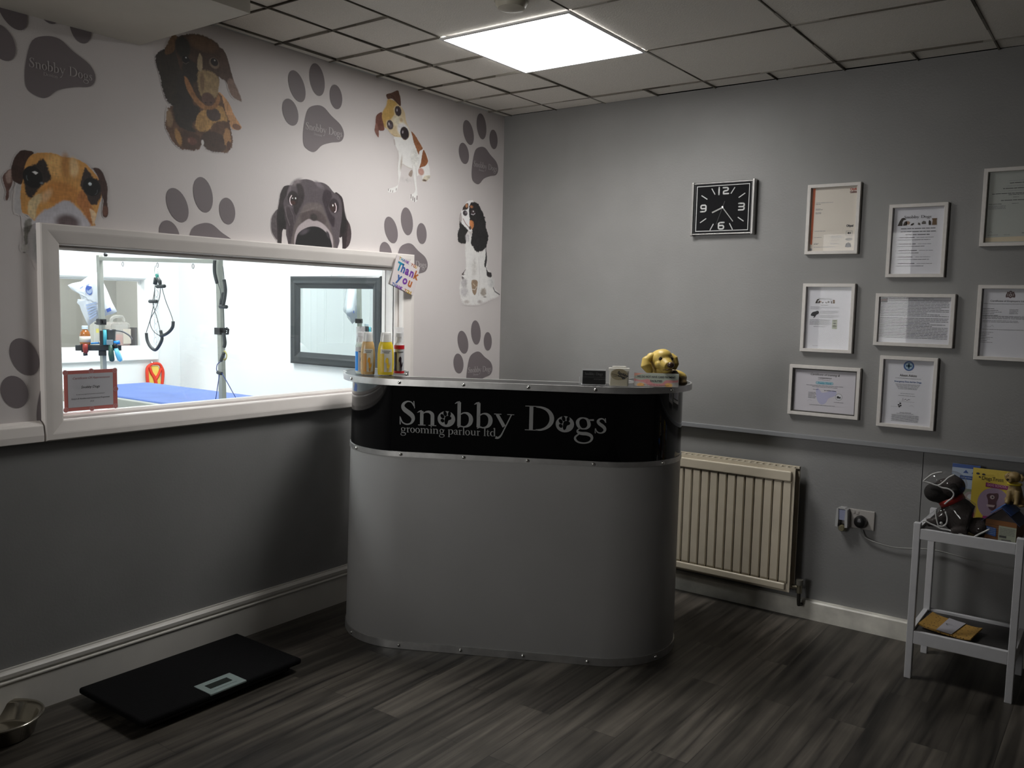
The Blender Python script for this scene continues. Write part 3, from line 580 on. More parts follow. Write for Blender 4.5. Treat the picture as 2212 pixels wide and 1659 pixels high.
def tee(x0,y0,x1,y1):                        # exposed grid edge, uneven from segment to segment
    L=math.hypot(x1-x0,y1-y0); n=max(2,int(L/.14)); ax=abs(x1-x0)>abs(y1-y0)
    for i in range(n):
        a,c=i/n,(i+1)/n; w_=R2.choice([.0015,.0022,.003,.0045]); q=R2.choice(TEES+[TEES[1],TEES[0]]); z=CH-.0046
        if ax: b.box((x0+(x1-x0)*a,y0-w_,z),(x0+(x1-x0)*c,y0+w_,CH+.004),q)
        else: b.box((x0-w_,y0+(y1-y0)*a,z),(x0+w_,y0+(y1-y0)*c,CH+.004),q)
for x in gx[1:-1]:
    if x==.632: tee(x,0,x,-.69); tee(x,-1.265,x,RY)
    elif x==1.22: tee(x,0,x,-.69); tee(x,-1.265,x,RY)
    else: tee(x,0,x,RY)
for i in range(3,len(gx)-1): tee((gx[i]+gx[i+1])/2,0,(gx[i]+gx[i+1])/2,-.142)
for y in gy[1:-1]: tee(0,y,.626,y)
for y in half[1:-1]:
    if y in (-.695,-1.26): tee(1.23,y,RX,y)
    else: tee(.632,y,RX,y)
M_soff=mat('soffit_paint',(.55,.52,.46),.7,noise=.04,nscale=6)
b.box((0,RY,2.252),(.618,-2.13,CH+.01),M_soff)
struct(b,'ceiling')
# baseboards
def extr(b,prof,a,c,axis,m):                # profile (out,z) swept along an axis
    n=len(prof)
    if axis=='y': vs=[(o,a,z) for o,z in prof]+[(o,c,z) for o,z in prof]
    else: vs=[(a,-o,z) for o,z in prof]+[(c,-o,z) for o,z in prof]
    b.add(vs,[(i,(i+1)%n,(i+1)%n+n,i+n) for i in range(n)]+[tuple(reversed(range(n))),tuple(range(n,2*n))],m)
M_skirt=mat('skirting_paint',(.60,.58,.54),.35,noise=.05,nscale=7)
b=MB(); extr(b,[(0,0),(.02,0),(.02,.122),(.024,.124),(.024,.128),(.014,.131),(.014,.137),(.020,.140),(.021,.152),(.016,.158),(.006,.160),(.006,.166),(0,.166)],RY,-.0,'y',M_skirt)
struct(b,'baseboard_left')
b=MB(); extr(b,[(-.02,0),(.015,0),(.015,.078),(.009,.084),(-.02,.084)],.02,RX,'x',mat('skirting_blotchy',(.72,.70,.63),.4,noise=.25,nscale=9)); struct(b,'baseboard_right')
b=MB(); extr(b,[(0,.899),(.030,.899),(.031,.921),(.026,.952),(.018,.960),(.006,.967),(0,.967)],RY,-2.502,'y',M_white); struct(b,'trim_2',bevel=.002)

# window between the rooms
wn=thing('window_1',None,None); tag(wn,kind='structure')
b=MB(); b.M=WL.copy()
b.ring(-2.497,.899,-.739,1.608,[(0,0),(0,.028),(.004,.031),(.021,.031),(.026,.030),(.060,.020),(.064,.017),(.066,.012),(.066,-.018),(.070,-.018),(.0705,-.012),(.073,-.012),(.080,-.02),(.080,-.030)],M_white)
b.ring(-2.417,.979,-.819,1.528,[(0,-.036),(0,-.05),(-.010,-.052),(-.015,-.10),(-.08,-.10),(-.08,-.125),(-.02,-.13),(-.012,-.10)],M_white)
b.build('casing',wn,bevel=0)
b=MB(); b.M=WL.copy()
b.box((-2.418,.978,-.036),(-.818,1.529,-.030),M_pane); b.build('pane',wn)

# ------------------------------------------------------------------ ceiling fittings
def panel_light(x0,y0,x1,y1,z,strength,label,name='ceiling_light',col=(1,.985,.96),group=None):
    t=thing(name,label,'light',((x0+x1)/2,(y0+y1)/2,z),0,group)
    w2,h2=(x1-x0)/2,(y1-y0)/2
    b=MB(); b.ring(-w2,-h2,w2,h2,[(0,0),(0,-.006),(.012,-.007),(.013,-.002)],mat('light_trim',(.7,.7,.7),.4)); b.build('frame',t)
    b=MB(); b.box((-w2+.013,-h2+.013,-.003),(w2-.013,h2-.013,-.0005),mat('panel_glow_%g'%strength,col,.5,emit=strength)); b.build('diffuser',t)
    return t
area('panel_beam',(.926,-.9775,CH-.0085),.57,.55,BEAM,(1,.985,.96),(0,0,0),150)   # the LED panel throws most of its light downwards
panel_light(.6285,-1.2635,1.2235,-.6915,CH-.004,PANEL,'bright square flat light panel set among the ceiling tiles')
t=thing('smoke_detector','small round white smoke detector on the ceiling beside the light panel','smoke detector',(1.112,-1.452,CH-.002))
b=MB(); b.lathe([(.05,0),(.055,-.004),(.055,-.014),(.046,-.03),(.02,-.036),(0,-.037)],mat('detector_plastic',(.45,.42,.34),.5),36); b.build('housing',t,smooth=2)
b=MB(); b.lathe([(.057,0),(.06,-.003),(.057,-.009)],mat('detector_plastic'),36); b.build('base_ring',t,smooth=2)

# ------------------------------------------------------------------ grooming room behind the window
GX=-3.09; GC=2.42
WY0,WY1,WZ0,WZ1=-1.22,-.282,.990,1.560       # window in its far wall
b=MB(); b.box((GX-.1,0,0),(-.1,.1,GC),M_groomwhite); struct(b,'wall_groom_right')
b=MB()
for y0,y1,z0,z1 in [(-3.4,0,0,WZ0),(-3.4,-2.18,WZ0,GC),(-1.36,WY0,WZ0,WZ1),(WY1,0,WZ0,WZ1),(-1.36,0,WZ1,GC),(-2.18,-1.36,2.02,GC)]:
    b.box((GX-.1,y0,z0),(GX,y1,z1),M_groomwhite)
struct(b,'wall_groom_far')
b=MB(); b.box((GX-.1,-3.5,0),(-.1,-3.4,GC),M_groomwhite); struct(b,'wall_groom_back')
b=MB(); b.box((GX-.1,-3.4,-.05),(-.1,0,0),mat('groom_floor',(.35,.36,.38),.4)); struct(b,'floor')
b=MB(); b.box((GX-.1,-3.5,GC),(-.1,.1,GC+.05),M_groomwhite); struct(b,'ceiling')
panel_light(-2.2,-1.2,-1.6,-.6,GC-.004,GROOM,'flat square light panel on the grooming room ceiling near the framed mirror',col=(.96,1,1))
panel_light(-1.5,-2.9,-.9,-2.3,GC-.004,GROOM*.8,'flat square light panel on the grooming room ceiling away from the mirror',col=(.96,1,1))
w2=thing('window_2',None,None); tag(w2,kind='structure')
GL2=Matrix(((0,0,1,GX),(1,0,0,0),(0,1,0,0),(0,0,0,1)))
b=MB(); b.M=GL2.copy(); b.ring(WY0-.08,.908,-.190,1.592,[(0,0),(0,.022),(.005,.025),(.062,.018),(.082,.012),(.092,.0),(.094,-.05),(.104,-.05),(.104,-.08)],M_groomwhite); b.build('casing',w2)
b=MB(); b.M=GL2.copy(); b.box((WY0+.004,WZ0+.004,-.06),(WY1-.004,WZ1-.004,-.054),glass('far_glass')); b.build('pane',w2)
dr=thing('door_1',None,None); tag(dr,kind='structure')
b=MB(); b.M=GL2.copy(); b.box((-2.16,.0,-.05),(-1.38,2.0,-.008),M_groomwhite)
for (x0,x1) in [(-2.06,-1.82),(-1.72,-1.48)]:
    for z0,z1 in [(.18,.78),(.95,1.72)]:
        b.ring(x0,z0,x1,z1,[(0,-.0085),(.0,-.006),(.012,-.001),(.022,-.007),(.04,-.0085)],M_groomwhite)
b.build('leaf',dr)
b=MB(); b.M=GL2.copy(); b.box((-2.25,0,0),(-2.165,2.09,.02),M_groomwhite); b.box((-1.375,0,0),(-1.29,2.09,.02),M_groomwhite); b.box((-2.165,2.005,0),(-1.375,2.09,.02),M_groomwhite); b.build('door_frame',dr,bevel=.004)
# room seen through the far window
M_far=mat('far_room_paint',(.42,.43,.40),.6)
b=MB(); b.box((-4.8,-2.4,.0),(-4.7,.5,2.4),M_far); b.box((-4.7,.4,0),(GX-.1,.5,2.4),M_far); b.box((-4.7,-2.4,0),(GX-.1,-2.3,2.4),M_far); b.box((-4.7,-2.4,2.4),(GX-.1,.5,2.45),M_far); b.box((-4.7,-2.4,-.05),(GX-.1,.5,0),M_far)
struct(b,'wall_far_room')
panel_light(-4.2,-1.3,-3.7,-.8,2.38,FARROOM,'small square light panel in the room past the grooming room')

# mirror
t=thing('wall_mirror','square mirror in a wide black moulded frame on the white grooming room wall','mirror',(-1.333,0,1.243))
MX,MZ=.423,.292
LR=Matrix(((1,0,0,0),(0,0,-1,0),(0,1,0,0),(0,0,0,1)))
b=MB(); b.M=LR.copy(); b.ring(-MX,-MZ,MX,MZ,[(0,0),(0,.026),(.01,.030),(.03,.028),(.045,.030),(.055,.022),(.068,.016),(.078,.012),(.08,.008)],mat('mirror_frame_black',(.028,.033,.035),.3)); b.build('frame',t)
b=MB(); b.M=LR.copy(); b.box((-MX+.07,-MZ+.055,.003),(MX-.07,MZ-.055,.009),mat('mirror_silver',(.66,.71,.70),.0,1)); b.build('mirror_glass',t)
b=MB(); b.M=LR.copy(); b.tube([(-.05,MZ-.01,.01),(-.03,MZ+.015,.008),(.08,MZ+.015,.008),(.085,MZ+.005,.01)],.0012,M_chrome,6); b.build('hanging_wire',t)

# grooming table
TZ=.837; TY0,TY1,TX0,TX1=-1.351,-.811,-2.177,-1.028
t=thing('grooming_table','grooming table with a blue rubber top behind the window','table',((TX0+TX1)/2,(TY0+TY1)/2,0))
hx,hy=(TX1-TX0)/2,(TY1-TY0)/2
b=MB(); pts=[]
b.box((-hx,-hy,TZ-.03),(hx,hy,TZ),mat('blue_mat',(.085,.15,.40),.6,noise=.08,nscale=9,bump=.3,bscale=250)); b.build('mat',t,bevel=.012)
b=MB(); b.box((-hx-.015,-hy-.04,TZ-.07),(hx+.015,-hy-.002,TZ-.008),M_alu); b.box((-hx-.015,hy+.002,TZ-.07),(hx+.015,hy+.02,TZ-.012),M_alu); b.box((-hx-.015,-hy,TZ-.07),(hx+.015,hy,TZ-.032),M_alu); b.build('edge_frame',t,bevel=.003)
b=MB(); b.box((-.12,-.12,.06),(.12,.12,TZ-.07),M_alu); b.build('lift_column',t,bevel=.006)
b=MB(); b.box((-.5,-.25,0),(.5,.25,.06),mat('grey_base',(.1,.1,.11),.5)); b.build('base',t,bevel=.01)
# overhead frame
PY=-1.08; PL,PR=-2.238,-1.044
t=thing('grooming_gantry','aluminium overhead frame of two posts and a crossbar clamped to the grooming table','frame',(PL,PY,TZ-.06))
zt=1.611-(TZ-.06); D=PR-PL
def post(x,ztop,lean,z0=0):
    b=MB(); n=18
    b.add([(x-.016+lean,-.012,z0),(x+.016+lean,-.012,z0),(x+.016+lean,.012,z0),(x-.016+lean,.012,z0),(x-.016,-.012,ztop),(x+.016,-.012,ztop),(x+.016,.012,ztop),(x-.016,.012,ztop)],[(0,3,2,1),(4,5,6,7),(0,1,5,4),(1,2,6,5),(2,3,7,6),(3,0,4,7)],M_alu)
    for i in range(n):
        z=.12+i*(ztop-.16)/n; xx=x+lean*(1-z/ztop)-.010
        b.box((xx-.002,-.0125,z),(xx+.001,-.0118,z+.005),mat('ruler_mark',(.2,.2,.19),.6))
    return b.build('post',t,bevel=.0015)
post(0,zt+.01,.025); post(D,zt-.02,.020,.0615)
b=MB(); b.add([(.01,-.009,zt-.022),(D,-.009,zt-.052),(D,.009,zt-.052),(.01,.009,zt-.022),(.01,-.009,zt),(D,-.009,zt-.03),(D,.009,zt-.03),(.01,.009,zt)],[(0,3,2,1),(4,5,6,7),(0,1,5,4),(1,2,6,5),(2,3,7,6),(3,0,4,7)],M_alu); b.build('crossbar',t,bevel=.002)
for fx in (.218,.52,.805):
    x=fx*D; z=zt-.024-.03*fx
    b=MB(); b.tube([(x+.009*cos(q),0,z-.015+.013*sin(q)) for q in [2*pi*i/14 for i in range(14)]],.0018,mat('steel_wire',(.2,.2,.2),.3,1),6,closed=True); b.build('eyelet',t,smooth=1)
b=MB(); b.tube([(.06,0,zt+.004),(.085,-.01,zt+.014),(.10,-.012,zt+.008)],[.004,.010,.009],M_black,8); b.build('wing_bolt',t,smooth=1)
for x,z in ((.005,1.218-TZ+.06),(D+.004,1.205-TZ+.06)):
    b=MB(); b.box((x-.024,-.02,z-.018),(x+.024,.02,z+.018),M_black)
    if x>.5: b.box((x+.024,-.006,z-.004),(x+.05,.006,z+.004),M_black); b.tube([(x+.05,0,z-.012),(x+.066,0,z-.012),(x+.07,0,z+.012),(x+.058,0,z+.018),(x+.052,0,z+.008)],.006,M_black,8); b.tube([(x+.045,0,z-.01),(x+.043,0,z-.05)],.0025,mat('steel_wire'),6)
    else: b.box((x+.024,-.009,z-.009),(x+.036,.009,z+.009),M_black)
    b.build('clamp',t,bevel=.002)

def PLN(px,py,y=PY-.02):                     # photo point on the vertical plane through the frame
    r=ray(px,py); k=(y-CAM[1])/r.y; return Vector((CAM[0]+k*r.x,y,CAM[2]+k*r.z))
M_cable=mat('steel_cable',(.07,.08,.08),.4); M_rub=mat('rubber_sleeve',(.035,.04,.042),.55)
def noose(label,top,cable,sleeve,toggle,extra=(),y=PY-.02):
    o=PLN(*top,y); t=thing('grooming_noose',label,'noose',tuple(o),0,None)
    P=lambda L,d=0:[tuple(PLN(a,c,y-d)-o) for a,c in L]
    for c in cable:
        b=MB(); b.tube(cm(P(c),4,False),.0022,M_cable,6); b.build('cable',t,smooth=1)
    for q in sleeve:
        b=MB(); b.tube(cm(P(q),4,False),.0088,M_rub,8); b.build('sleeve',t,smooth=1)
    for q in toggle:
        b=MB(); b.tube(P(q),.0105,M_rub,8); b.build('toggle',t,smooth=1,bevel=.003)
    return t,o,P
t,o,P=noose('black noose hanging lower left from the hook at the middle of the crossbar',(337,565),
  [[(337,606),(334,626),(333,650),(326,685),(316,718)],[(337,606),(332,640),(330,655),(340,690),(346,714)]],
  [[(316,719),(318,735),(325,749),(335,756),(343,748),(350,732),(347,714)]],[[(323,651),(339,651)]])
b=MB(); b.tube(cm([tuple(PLN(a,c)-o) for a,c in [(337,573),(334,580),(334,592),(339,600),(341,590),(339,580)]],3),.0024,M_chrome,6,closed=True); b.build('carabiner',t,smooth=1)
b=MB(); b.tube([tuple(PLN(a,c)-o) for a,c in [(339,592),(341,604)]],.009,mat('teal_tape',(.05,.30,.25),.6),8); b.build('tape',t,smooth=1)
b=MB(); b.tube([tuple(PLN(a,c)-o) for a,c in [(337,600),(335,614)]],.0115,M_rub,8); b.build('stopper',t,smooth=1)
t,o,P=noose('black noose swung to the right on the same hook of the crossbar',(343,600),
  [[(346,610),(350,622),(358,650),(369,678),(374,694)],[(347,612),(345,640),(336,668),(325,690),(326,705),(334,718),(345,725)]],
  [[(374,694),(373,706),(366,716),(356,723),(347,725)]],[[(339,619),(356,618)]],y=PY-.035)
b=MB(); b.tube([tuple(PLN(a,c,PY-.035)-o) for a,c in [(341,601),(345,608),(347,617)]],[.009,.0115,.007],M_rub,8); b.build('stopper',t,smooth=1)
t,o,P=noose('black noose looped over the right post of the aluminium frame',(466,562),
  [[(470,610),(477,632),(479,648)],[(481,575),(483,590),(484,605)],[(482,665),(484,700),(484,712)]],
  [[(464,562),(463,575),(464,592),(469,612)],[(484,604),(487,625),(485,645),(482,660)],[(483,720),(486,740),(484,750)]],[[(475,662),(490,663)]],y=PY-.036)
b=MB(); b.tube([tuple(PLN(a,c)-o) for a,c in [(482,632),(480,648),(479,660)]],[.006,.013,.014],M_rub,8); b.build('stopper',t,smooth=1)
t,o,P=noose('blue double tether with a black slider hanging down the right post',(483,752),
  [[(483,770),(477,780),(469,788),(468,800),(474,806)],[(474,808),(470,835),(466,862)],[(479,806),(492,828),(503,848),(511,862)]],
  [[(484,762),(480,772),(477,780)]],[[(470,804),(479,807)]],y=PY-.036)
for c in t.children:
    if c.name.startswith('cable'): c.data.materials[0]=mat('blue_cable',(.02,.05,.25),.5)
b=MB(); b.tube(cm([tuple(PLN(a,c)-o) for a,c in [(485,758),(490,768),(486,778),(481,770)]],3),.003,mat('brass',(.6,.5,.15),.3,1),6,closed=True); b.build('brass_clip',t,smooth=1)
t=thing('plastic_chain','clear plastic chain hanging straight down between the two nooses','chain',tuple(PLN(337,630,PY)))
for i in range(9):
    o=PLN(337,630,PY); c=PLN(338-.3*i,634+i*14.5,PY)-o
    b=MB(); q=i%2
    b.tube([(c.x+(.010*cos(a) if q else .003*cos(a)),(.003*cos(a) if q else .008*cos(a)),c.z+.022*sin(a)) for a in [2*pi*k/12 for k in range(12)]],.0028,milky('clear_link',(.85,.9,.9),.35),6,closed=True); b.build('link',t,smooth=1)

# tool tray clamped on the left post, and what stands in and hangs from it
NB=Vector((CAM[0]-PL,CAM[1]-PY,0)).normalized(); RZB=math.atan2(NB.x,-NB.y); RB=Matrix.Rotation(-RZB,3,'Z')
def PB(px,py,d=0):                           # photo point on the upright plane through the left post that faces the viewer
    r=ray(px,py); k=(Vector((PL,PY,0))+NB*d-Vector(CAM)).dot(NB)/r.dot(NB); return Vector(CAM)+r*k
t0=PB(222,752,.03); t=thing('tool_tray','black tool tray clamped across the left post of the frame','tray',tuple(t0),RZB)
def box2(b,x0,y0,x1,y1,ya,yb,m,o): 
    A=RB@(PB(x0,y1,.03)-o); B=RB@(PB(x1,y0,.03)-o); b.box((A.x,ya,A.z),(B.x,yb,B.z),m)
b=MB(); box2(b,163,745,262,757,-.03,.010,mat('tray_black',(.02,.022,.024),.45),t0); b.build('tray_body',t,bevel=.003)
b=MB(); box2(b,213,757,230,768,-.02,.010,M_black,t0); b.build('clamp',t,bevel=.003)
b=MB(); box2(b,176,742,191,760,-.042,-.031,M_black,t0); b.build('front_socket',t,bevel=.002)
o=PB(184,745,.04); t=thing('medicine_bottle','amber glass bottle with a pale cap standing on the left end of the tool tray','bottle',tuple(o+Vector((0,0,.001))),RZB)
am=mat('amber_glass',(.30,.10,.02),.12); 
b=MB(); b.lathe([(.028,0),(.030,.008),(.030,.058),(.025,.078),(.015,.088),(.015,.094)],am,24); b.build('glass_body',t,smooth=2)
b=MB(); b.lathe([(.017,.094),(.017,.112),(.015,.114),(0,.114)],mat('pale_blue_cap',(.6,.7,.75),.4),20); b.build('cap',t,smooth=2)
b=MB(); b.lathe([(.0305,.016),(.0305,.052)],mat('bottle_label_pale',(.6,.58,.5),.6),24); b.build('label_band',t,smooth=1)
def tool(name,label,cat,px,py,fn,d=.098):
    o=PB(px,py,d); t=thing(name,label,cat,tuple(o),RZB); fn(t,lambda a,c:tuple(RB@(PB(a,c,d)-o))); return t
def f1(t,P):
    b=MB(); b.tube([P(184,743),P(184,752),P(185,764)],[.014,.016,.011],mat('red_handle',(.28,.03,.02),.4),10); b.build('handle',t,smooth=1); b=MB(); b.tube([P(184,762),P(185,768)],.012,M_black,8); b.build('tip',t,smooth=1)
tool('nail_clipper','tool with a red handle hanging in the front of the tool tray','tool',184,745,f1)
def f2(t,P):
    b=MB(); b.tube([P(239,745),P(240,765),P(242,778),P(242,781)],[.012,.017,.016,.008],mat('green_handle',(.02,.06,.045),.4),10); b.build('handle',t,smooth=1); b=MB(); b.box((-.03,-.01,.0),(.012,.01,.03),mat('grey_head',(.2,.25,.27),.5)); b.build('head',t,bevel=.003)
tool('dematting_tool','grooming tool with a dark green handle hanging below the tool tray','tool',240,745,f2)
def f3(t,P):
    b=MB(); b.tube([P(250,752),P(255,766),P(259,776),P(262,780)],[.012,.016,.016,.009],mat('light_blue_handle',(.15,.50,.70),.4),10); b.build('handle',t,smooth=1); b=MB(); b.tube([P(246,741),P(259,739)],.012,mat('blue_head',(.01,.20,.55),.4),8); b.build('head',t,smooth=1)
    b=MB(); b.tube([P(247,742),P(251,752)],.013,M_black,8); b.build('neck',t,smooth=1)
tool('slicker_brush','light blue brush hanging from the right end of the tool tray','brush',252,745,f3)
def f4(t,P):
    b=MB(); b.lathe([(.032,0),(.036,.08),(.038,.09),(.036,.092),(.033,.09),(.03,.01)],mat('smoky_cup',(.05,.05,.05),.25),20); b.build('cup_body',t,smooth=2)
    b=MB(); b.tube(cm([(.03,0,.085),(.07,0,.08),(.11,0,.055),(.125,0,.03)],4,False),.005,mat('grey_cord',(.12,.12,.12),.5),8); b.build('cord',t,smooth=1)
tool('clipper_stand','dark round cup with a bent grey cord standing on the tool tray','cup',237,744,f4,.062)
def f5(t,P):
    b=MB(); b.tube([(0,0,0),(0,0,.09)],[.012,.010],mat('teal_comb',(.05,.33,.40),.4),8); b.build('handle',t,smooth=1); b=MB(); b.box((-.028,-.008,.0),(-.012,.008,.085),M_black); b.build('spine',t,bevel=.002)
tool('teal_comb','teal and black comb standing upright in the middle of the tool tray','comb',227,745,f5,.10)
def f6(t,P):
    b=MB(); b.tube([P(196,742),P(206,741),P(215,741)],.005,mat('blue_head',(.01,.20,.55),.4),8); b.build('blade',t,smooth=1); b=MB(); b.tube([P(215,741),P(217,738)],.009,mat('silver_grip',(.5,.5,.5),.3,.8),8); b.build('grip',t,smooth=1)
tool('thinning_comb','thin blue comb lying flat on the tool tray next to the amber bottle','comb',205,742,f6,.05)

# crumpled wipes bag hanging behind the left post
DB=-.075; o=PB(200,640,DB); t=thing('wipes_bag','crumpled white plastic pack with blue print hanging behind the left post','bag',tuple(o),RZB)
def BL(a,c,d=0): return RB@(PB(a,c,DB+d)-o)
out=[(146,616),(156,612),(175,608),(195,594),(209,586),(221,605),(232,628),(243,655),(253,673),(243,678),(225,683),(214,684),(206,693),(191,704),(184,690),(176,672),(172,660),(166,654),(168,646),(176,648),(172,636),(166,630),(155,626)]
W2=[BL(a,c) for a,c in out]; cx=sum(p.x for p in W2)/len(W2); cz=sum(p.z for p in W2)/len(W2)
b=MB(); vs=[];fs=[];n=len(W2); K=7; rr=random.Random(2)
for side in (1,-1):
    base=len(vs)
    for k in range(K+1):
        f=1-k/K
        for p in W2: vs.append((cx+(p.x-cx)*f,-side*(.045*(1-f**3)**.6+rr.uniform(-.006,.006)*(k>0 and k<K)),cz+(p.z-cz)*f))
    for k in range(K):
        for j in range(n):
            a=base+k*n+j;c=base+k*n+(j+1)%n;d=base+(k+1)*n+(j+1)%n;e=base+(k+1)*n+j
            fs.append((a,c,d,e) if side==1 else (a,e,d,c))
b.add(vs,fs,mat('white_plastic_bag',(.72,.76,.80),.3,bump=.4,bscale=40)); b.build('pack',t,smooth=1)
def flat(b,pts,m,d):
    V=[BL(a,c,d) for a,c in pts]; b.M=Matrix(((1,0,0,0),(0,0,-1,0),(0,1,0,0),(0,0,0,1))); b.shape([(v.x,v.z) for v in V],d,m)
b=MB(); bl=mat('pack_blue',(.06,.12,.42),.4); bl2=mat('pack_pale_blue',(.36,.44,.62),.4)
flat(b,[(192+8*cos(a)*.9+2*sin(a),627+10*sin(a)) for a in [2*pi*i/20 for i in range(20)]],bl,.052)
flat(b,[(193+6*cos(a),628+6.5*sin(a)) for a in [2*pi*i/20 for i in range(20)]],bl2,.0535)
flat(b,[(187,624),(196,618),(199,621),(190,628)],bl,.055)
b.build('round_logo',t)
b=MB()
for i in range(6): flat(b,[(185+i*1.5,658+i*6),(208,652+i*5.2),(209,655+i*5.2),(186+i*1.5,661.5+i*6)],bl2,.052)
b.build('printed_lines',t)
b=MB(); flat(b,[(229,668),(238,664),(241,671),(232,675)],bl,.05); b.build('printed_square',t)
b=MB(); flat(b,[(172,622),(180,617),(180,620),(173,625)],bl2,.045); flat(b,[(184,617),(193,612),(193,615),(187,619)],bl2,.045); b.build('printed_word',t)

# jug in the far room window, folder behind it
t=thing('chemical_jug','translucent plastic jug half full of pink liquid beyond the far window','jug',(-3.26,-.40,.985))
b=MB(); b.box((-.07,-.085,0),(.07,.07,.20),milky('jug_plastic',(.60,.60,.56),.38)); b.build('jug_body',t,bevel=.03,seg=4)
b=MB(); b.box((-.064,-.079,.006),(.064,.064,.105),mat('pink_liquid',(.50,.10,.07),.3)); b.build('liquid',t,bevel=.02)
b=MB(); b.tube(cm([(0,-.05,.185),(0,-.045,.225),(0,-.01,.24),(0,.04,.235),(0,.05,.20)],4,False),.013,milky('jug_plastic',(1,1,1)),10); b.build('handle',t,smooth=1)
b=MB(); b.box((.071,.0,.04),(.073,.06,.15),mat('jug_label',(.55,.50,.42),.6)); b.build('paper_label',t)
t=thing('cleaning_carton','pale carton with a yellow mark next to the jug beyond the far window','carton',(-3.32,-.53,.985))
b=MB(); b.box((-.03,-.035,0),(.03,.035,.20),mat('carton_pale',(.45,.46,.42),.6)); b.build('carton_box',t)
b=MB(); b.box((.0302,-.03,.185),(.031,.03,.197),M_ink); b.build('top_stripe',t); b=MB(); b.box((.0302,-.02,.12),(.031,.012,.15),mat('carton_yellow',(.6,.55,.08),.6)); b.build('front_print',t)
t=thing('dark_spined_book','dark book with a white spine label beside the jug in the far window','book',(-3.24,-.302,.985))
b=MB(); b.box((-.06,-.008,0),(.06,.008,.16),mat('book_dark',(.08,.08,.08),.6)); b.build('cover',t)
# red and yellow vest on the far wall
o=Vector((GX,-.225,.80)); t=thing('safety_vest','yellow bib with red straps hanging on the white wall under the far window','vest',tuple(o))
b=MB(); b.M=Matrix(((0,0,1,.012),(1,0,0,0),(0,1,0,0),(0,0,0,1))); b.prism([(-.055,.062),(.03,.062),(.045,.0),(.05,-.10),(-.065,-.10),(-.06,0)],0,.012,mat('vest_yellow',(.80,.62,.12),.6)); b.build('bib',t,bevel=.004)
b=MB(); b.M=Matrix(((0,0,1,.012),(1,0,0,0),(0,1,0,0),(0,0,0,1)))
vr=mat('vest_red',(.75,.05,.02),.55)
for q in [[(-.02,.078,.02),(-.055,.06,.022),(-.066,.02,.024),(-.058,-.10,.024)],[(-.02,.078,.02),(.03,.075,.022),(.052,.05,.022),(.064,.0,.024),(.052,-.10,.02)],[(-.045,.06,.02),(-.03,.01,.024),(-.005,-.03,.026),(.01,-.10,.026)],[(.048,.04,.02),(.03,.0,.02),(.004,-.04,.024)]]:
    q=cm(q,5,False); b.tube([(x,y,.016) for x,y,_ in q],[w_*.5 for _,_,w_ in q],vr,8)
b.build('red_straps',t,smooth=1)
b=MB(); b.M=Matrix(((0,0,1,0),(1,0,0,0),(0,1,0,0),(0,0,0,1))); b.tube([(-.02,.09,0),(-.02,.09,.02),(-.02,.082,.024)],.003,M_chrome,6); b.build('hook',t)
# leaflet stood inside the window: certificate
t=thing('window_certificate','certificate with a red patterned border standing at the left end of the window','certificate',(-.012,-2.314,.982),0)
b=MB(); b.M=WL.copy(); X0,X1,Y0,Y1=-.10,.086,.004,.142
b.box((X0,Y0,-.001),(X1,Y1,.001),mat('cert_red',(.62,.19,.17),.5)); b.build('card',t)
b=MB(); b.M=WL.copy(); b.shape([(X0+.012,Y0+.012),(X1-.016,Y0+.012),(X1-.016,Y1-.012),(X0+.012,Y1-.012)],.0016,M_paper)
ck=mat('cert_pink',(.62,.32,.32),.5)
for x,y in [(X0+.004,Y0+.006),(X1-.008,Y0+.006),(X0+.004,Y1-.006),(X1-.008,Y1-.006),(0-.007,Y0+.004),(-.007,Y1-.004),(X1-.006,.07)]:
    for k in (1,.62,.3): b.disc((x,y),.009*k,.009*k,.0016+.0003*(1-k),ck if k!=.62 else mat('cert_red'))
b.text('Certificate Of Appreciation',(X0+X1)/2,.112,.0105,.002,mat('cert_pinktext',(.45,.2,.22),.6),width=.13,align='CENTER',shear=.3)
b.text('Snobby Dogs',(X0+X1)/2-.004,.080,.0125,.002,M_ink,width=.066,align='CENTER',shear=.3)
b.text('for their encouragement and work in participating in',(X0+X1)/2-.004,.058,.0052,.002,M_inkgrey,width=.10,align='CENTER',shear=.3)
b.text('Pattern & Handkerchief Continental Programme',(X0+X1)/2-.004,.043,.0075,.002,M_inkgrey,width=.135,align='CENTER',shear=.3)
b.text('2018',(X0+X1)/2,.032,.0065,.002,M_inkgrey,align='CENTER',shear=.3)
b.build('printed_sheet',t)
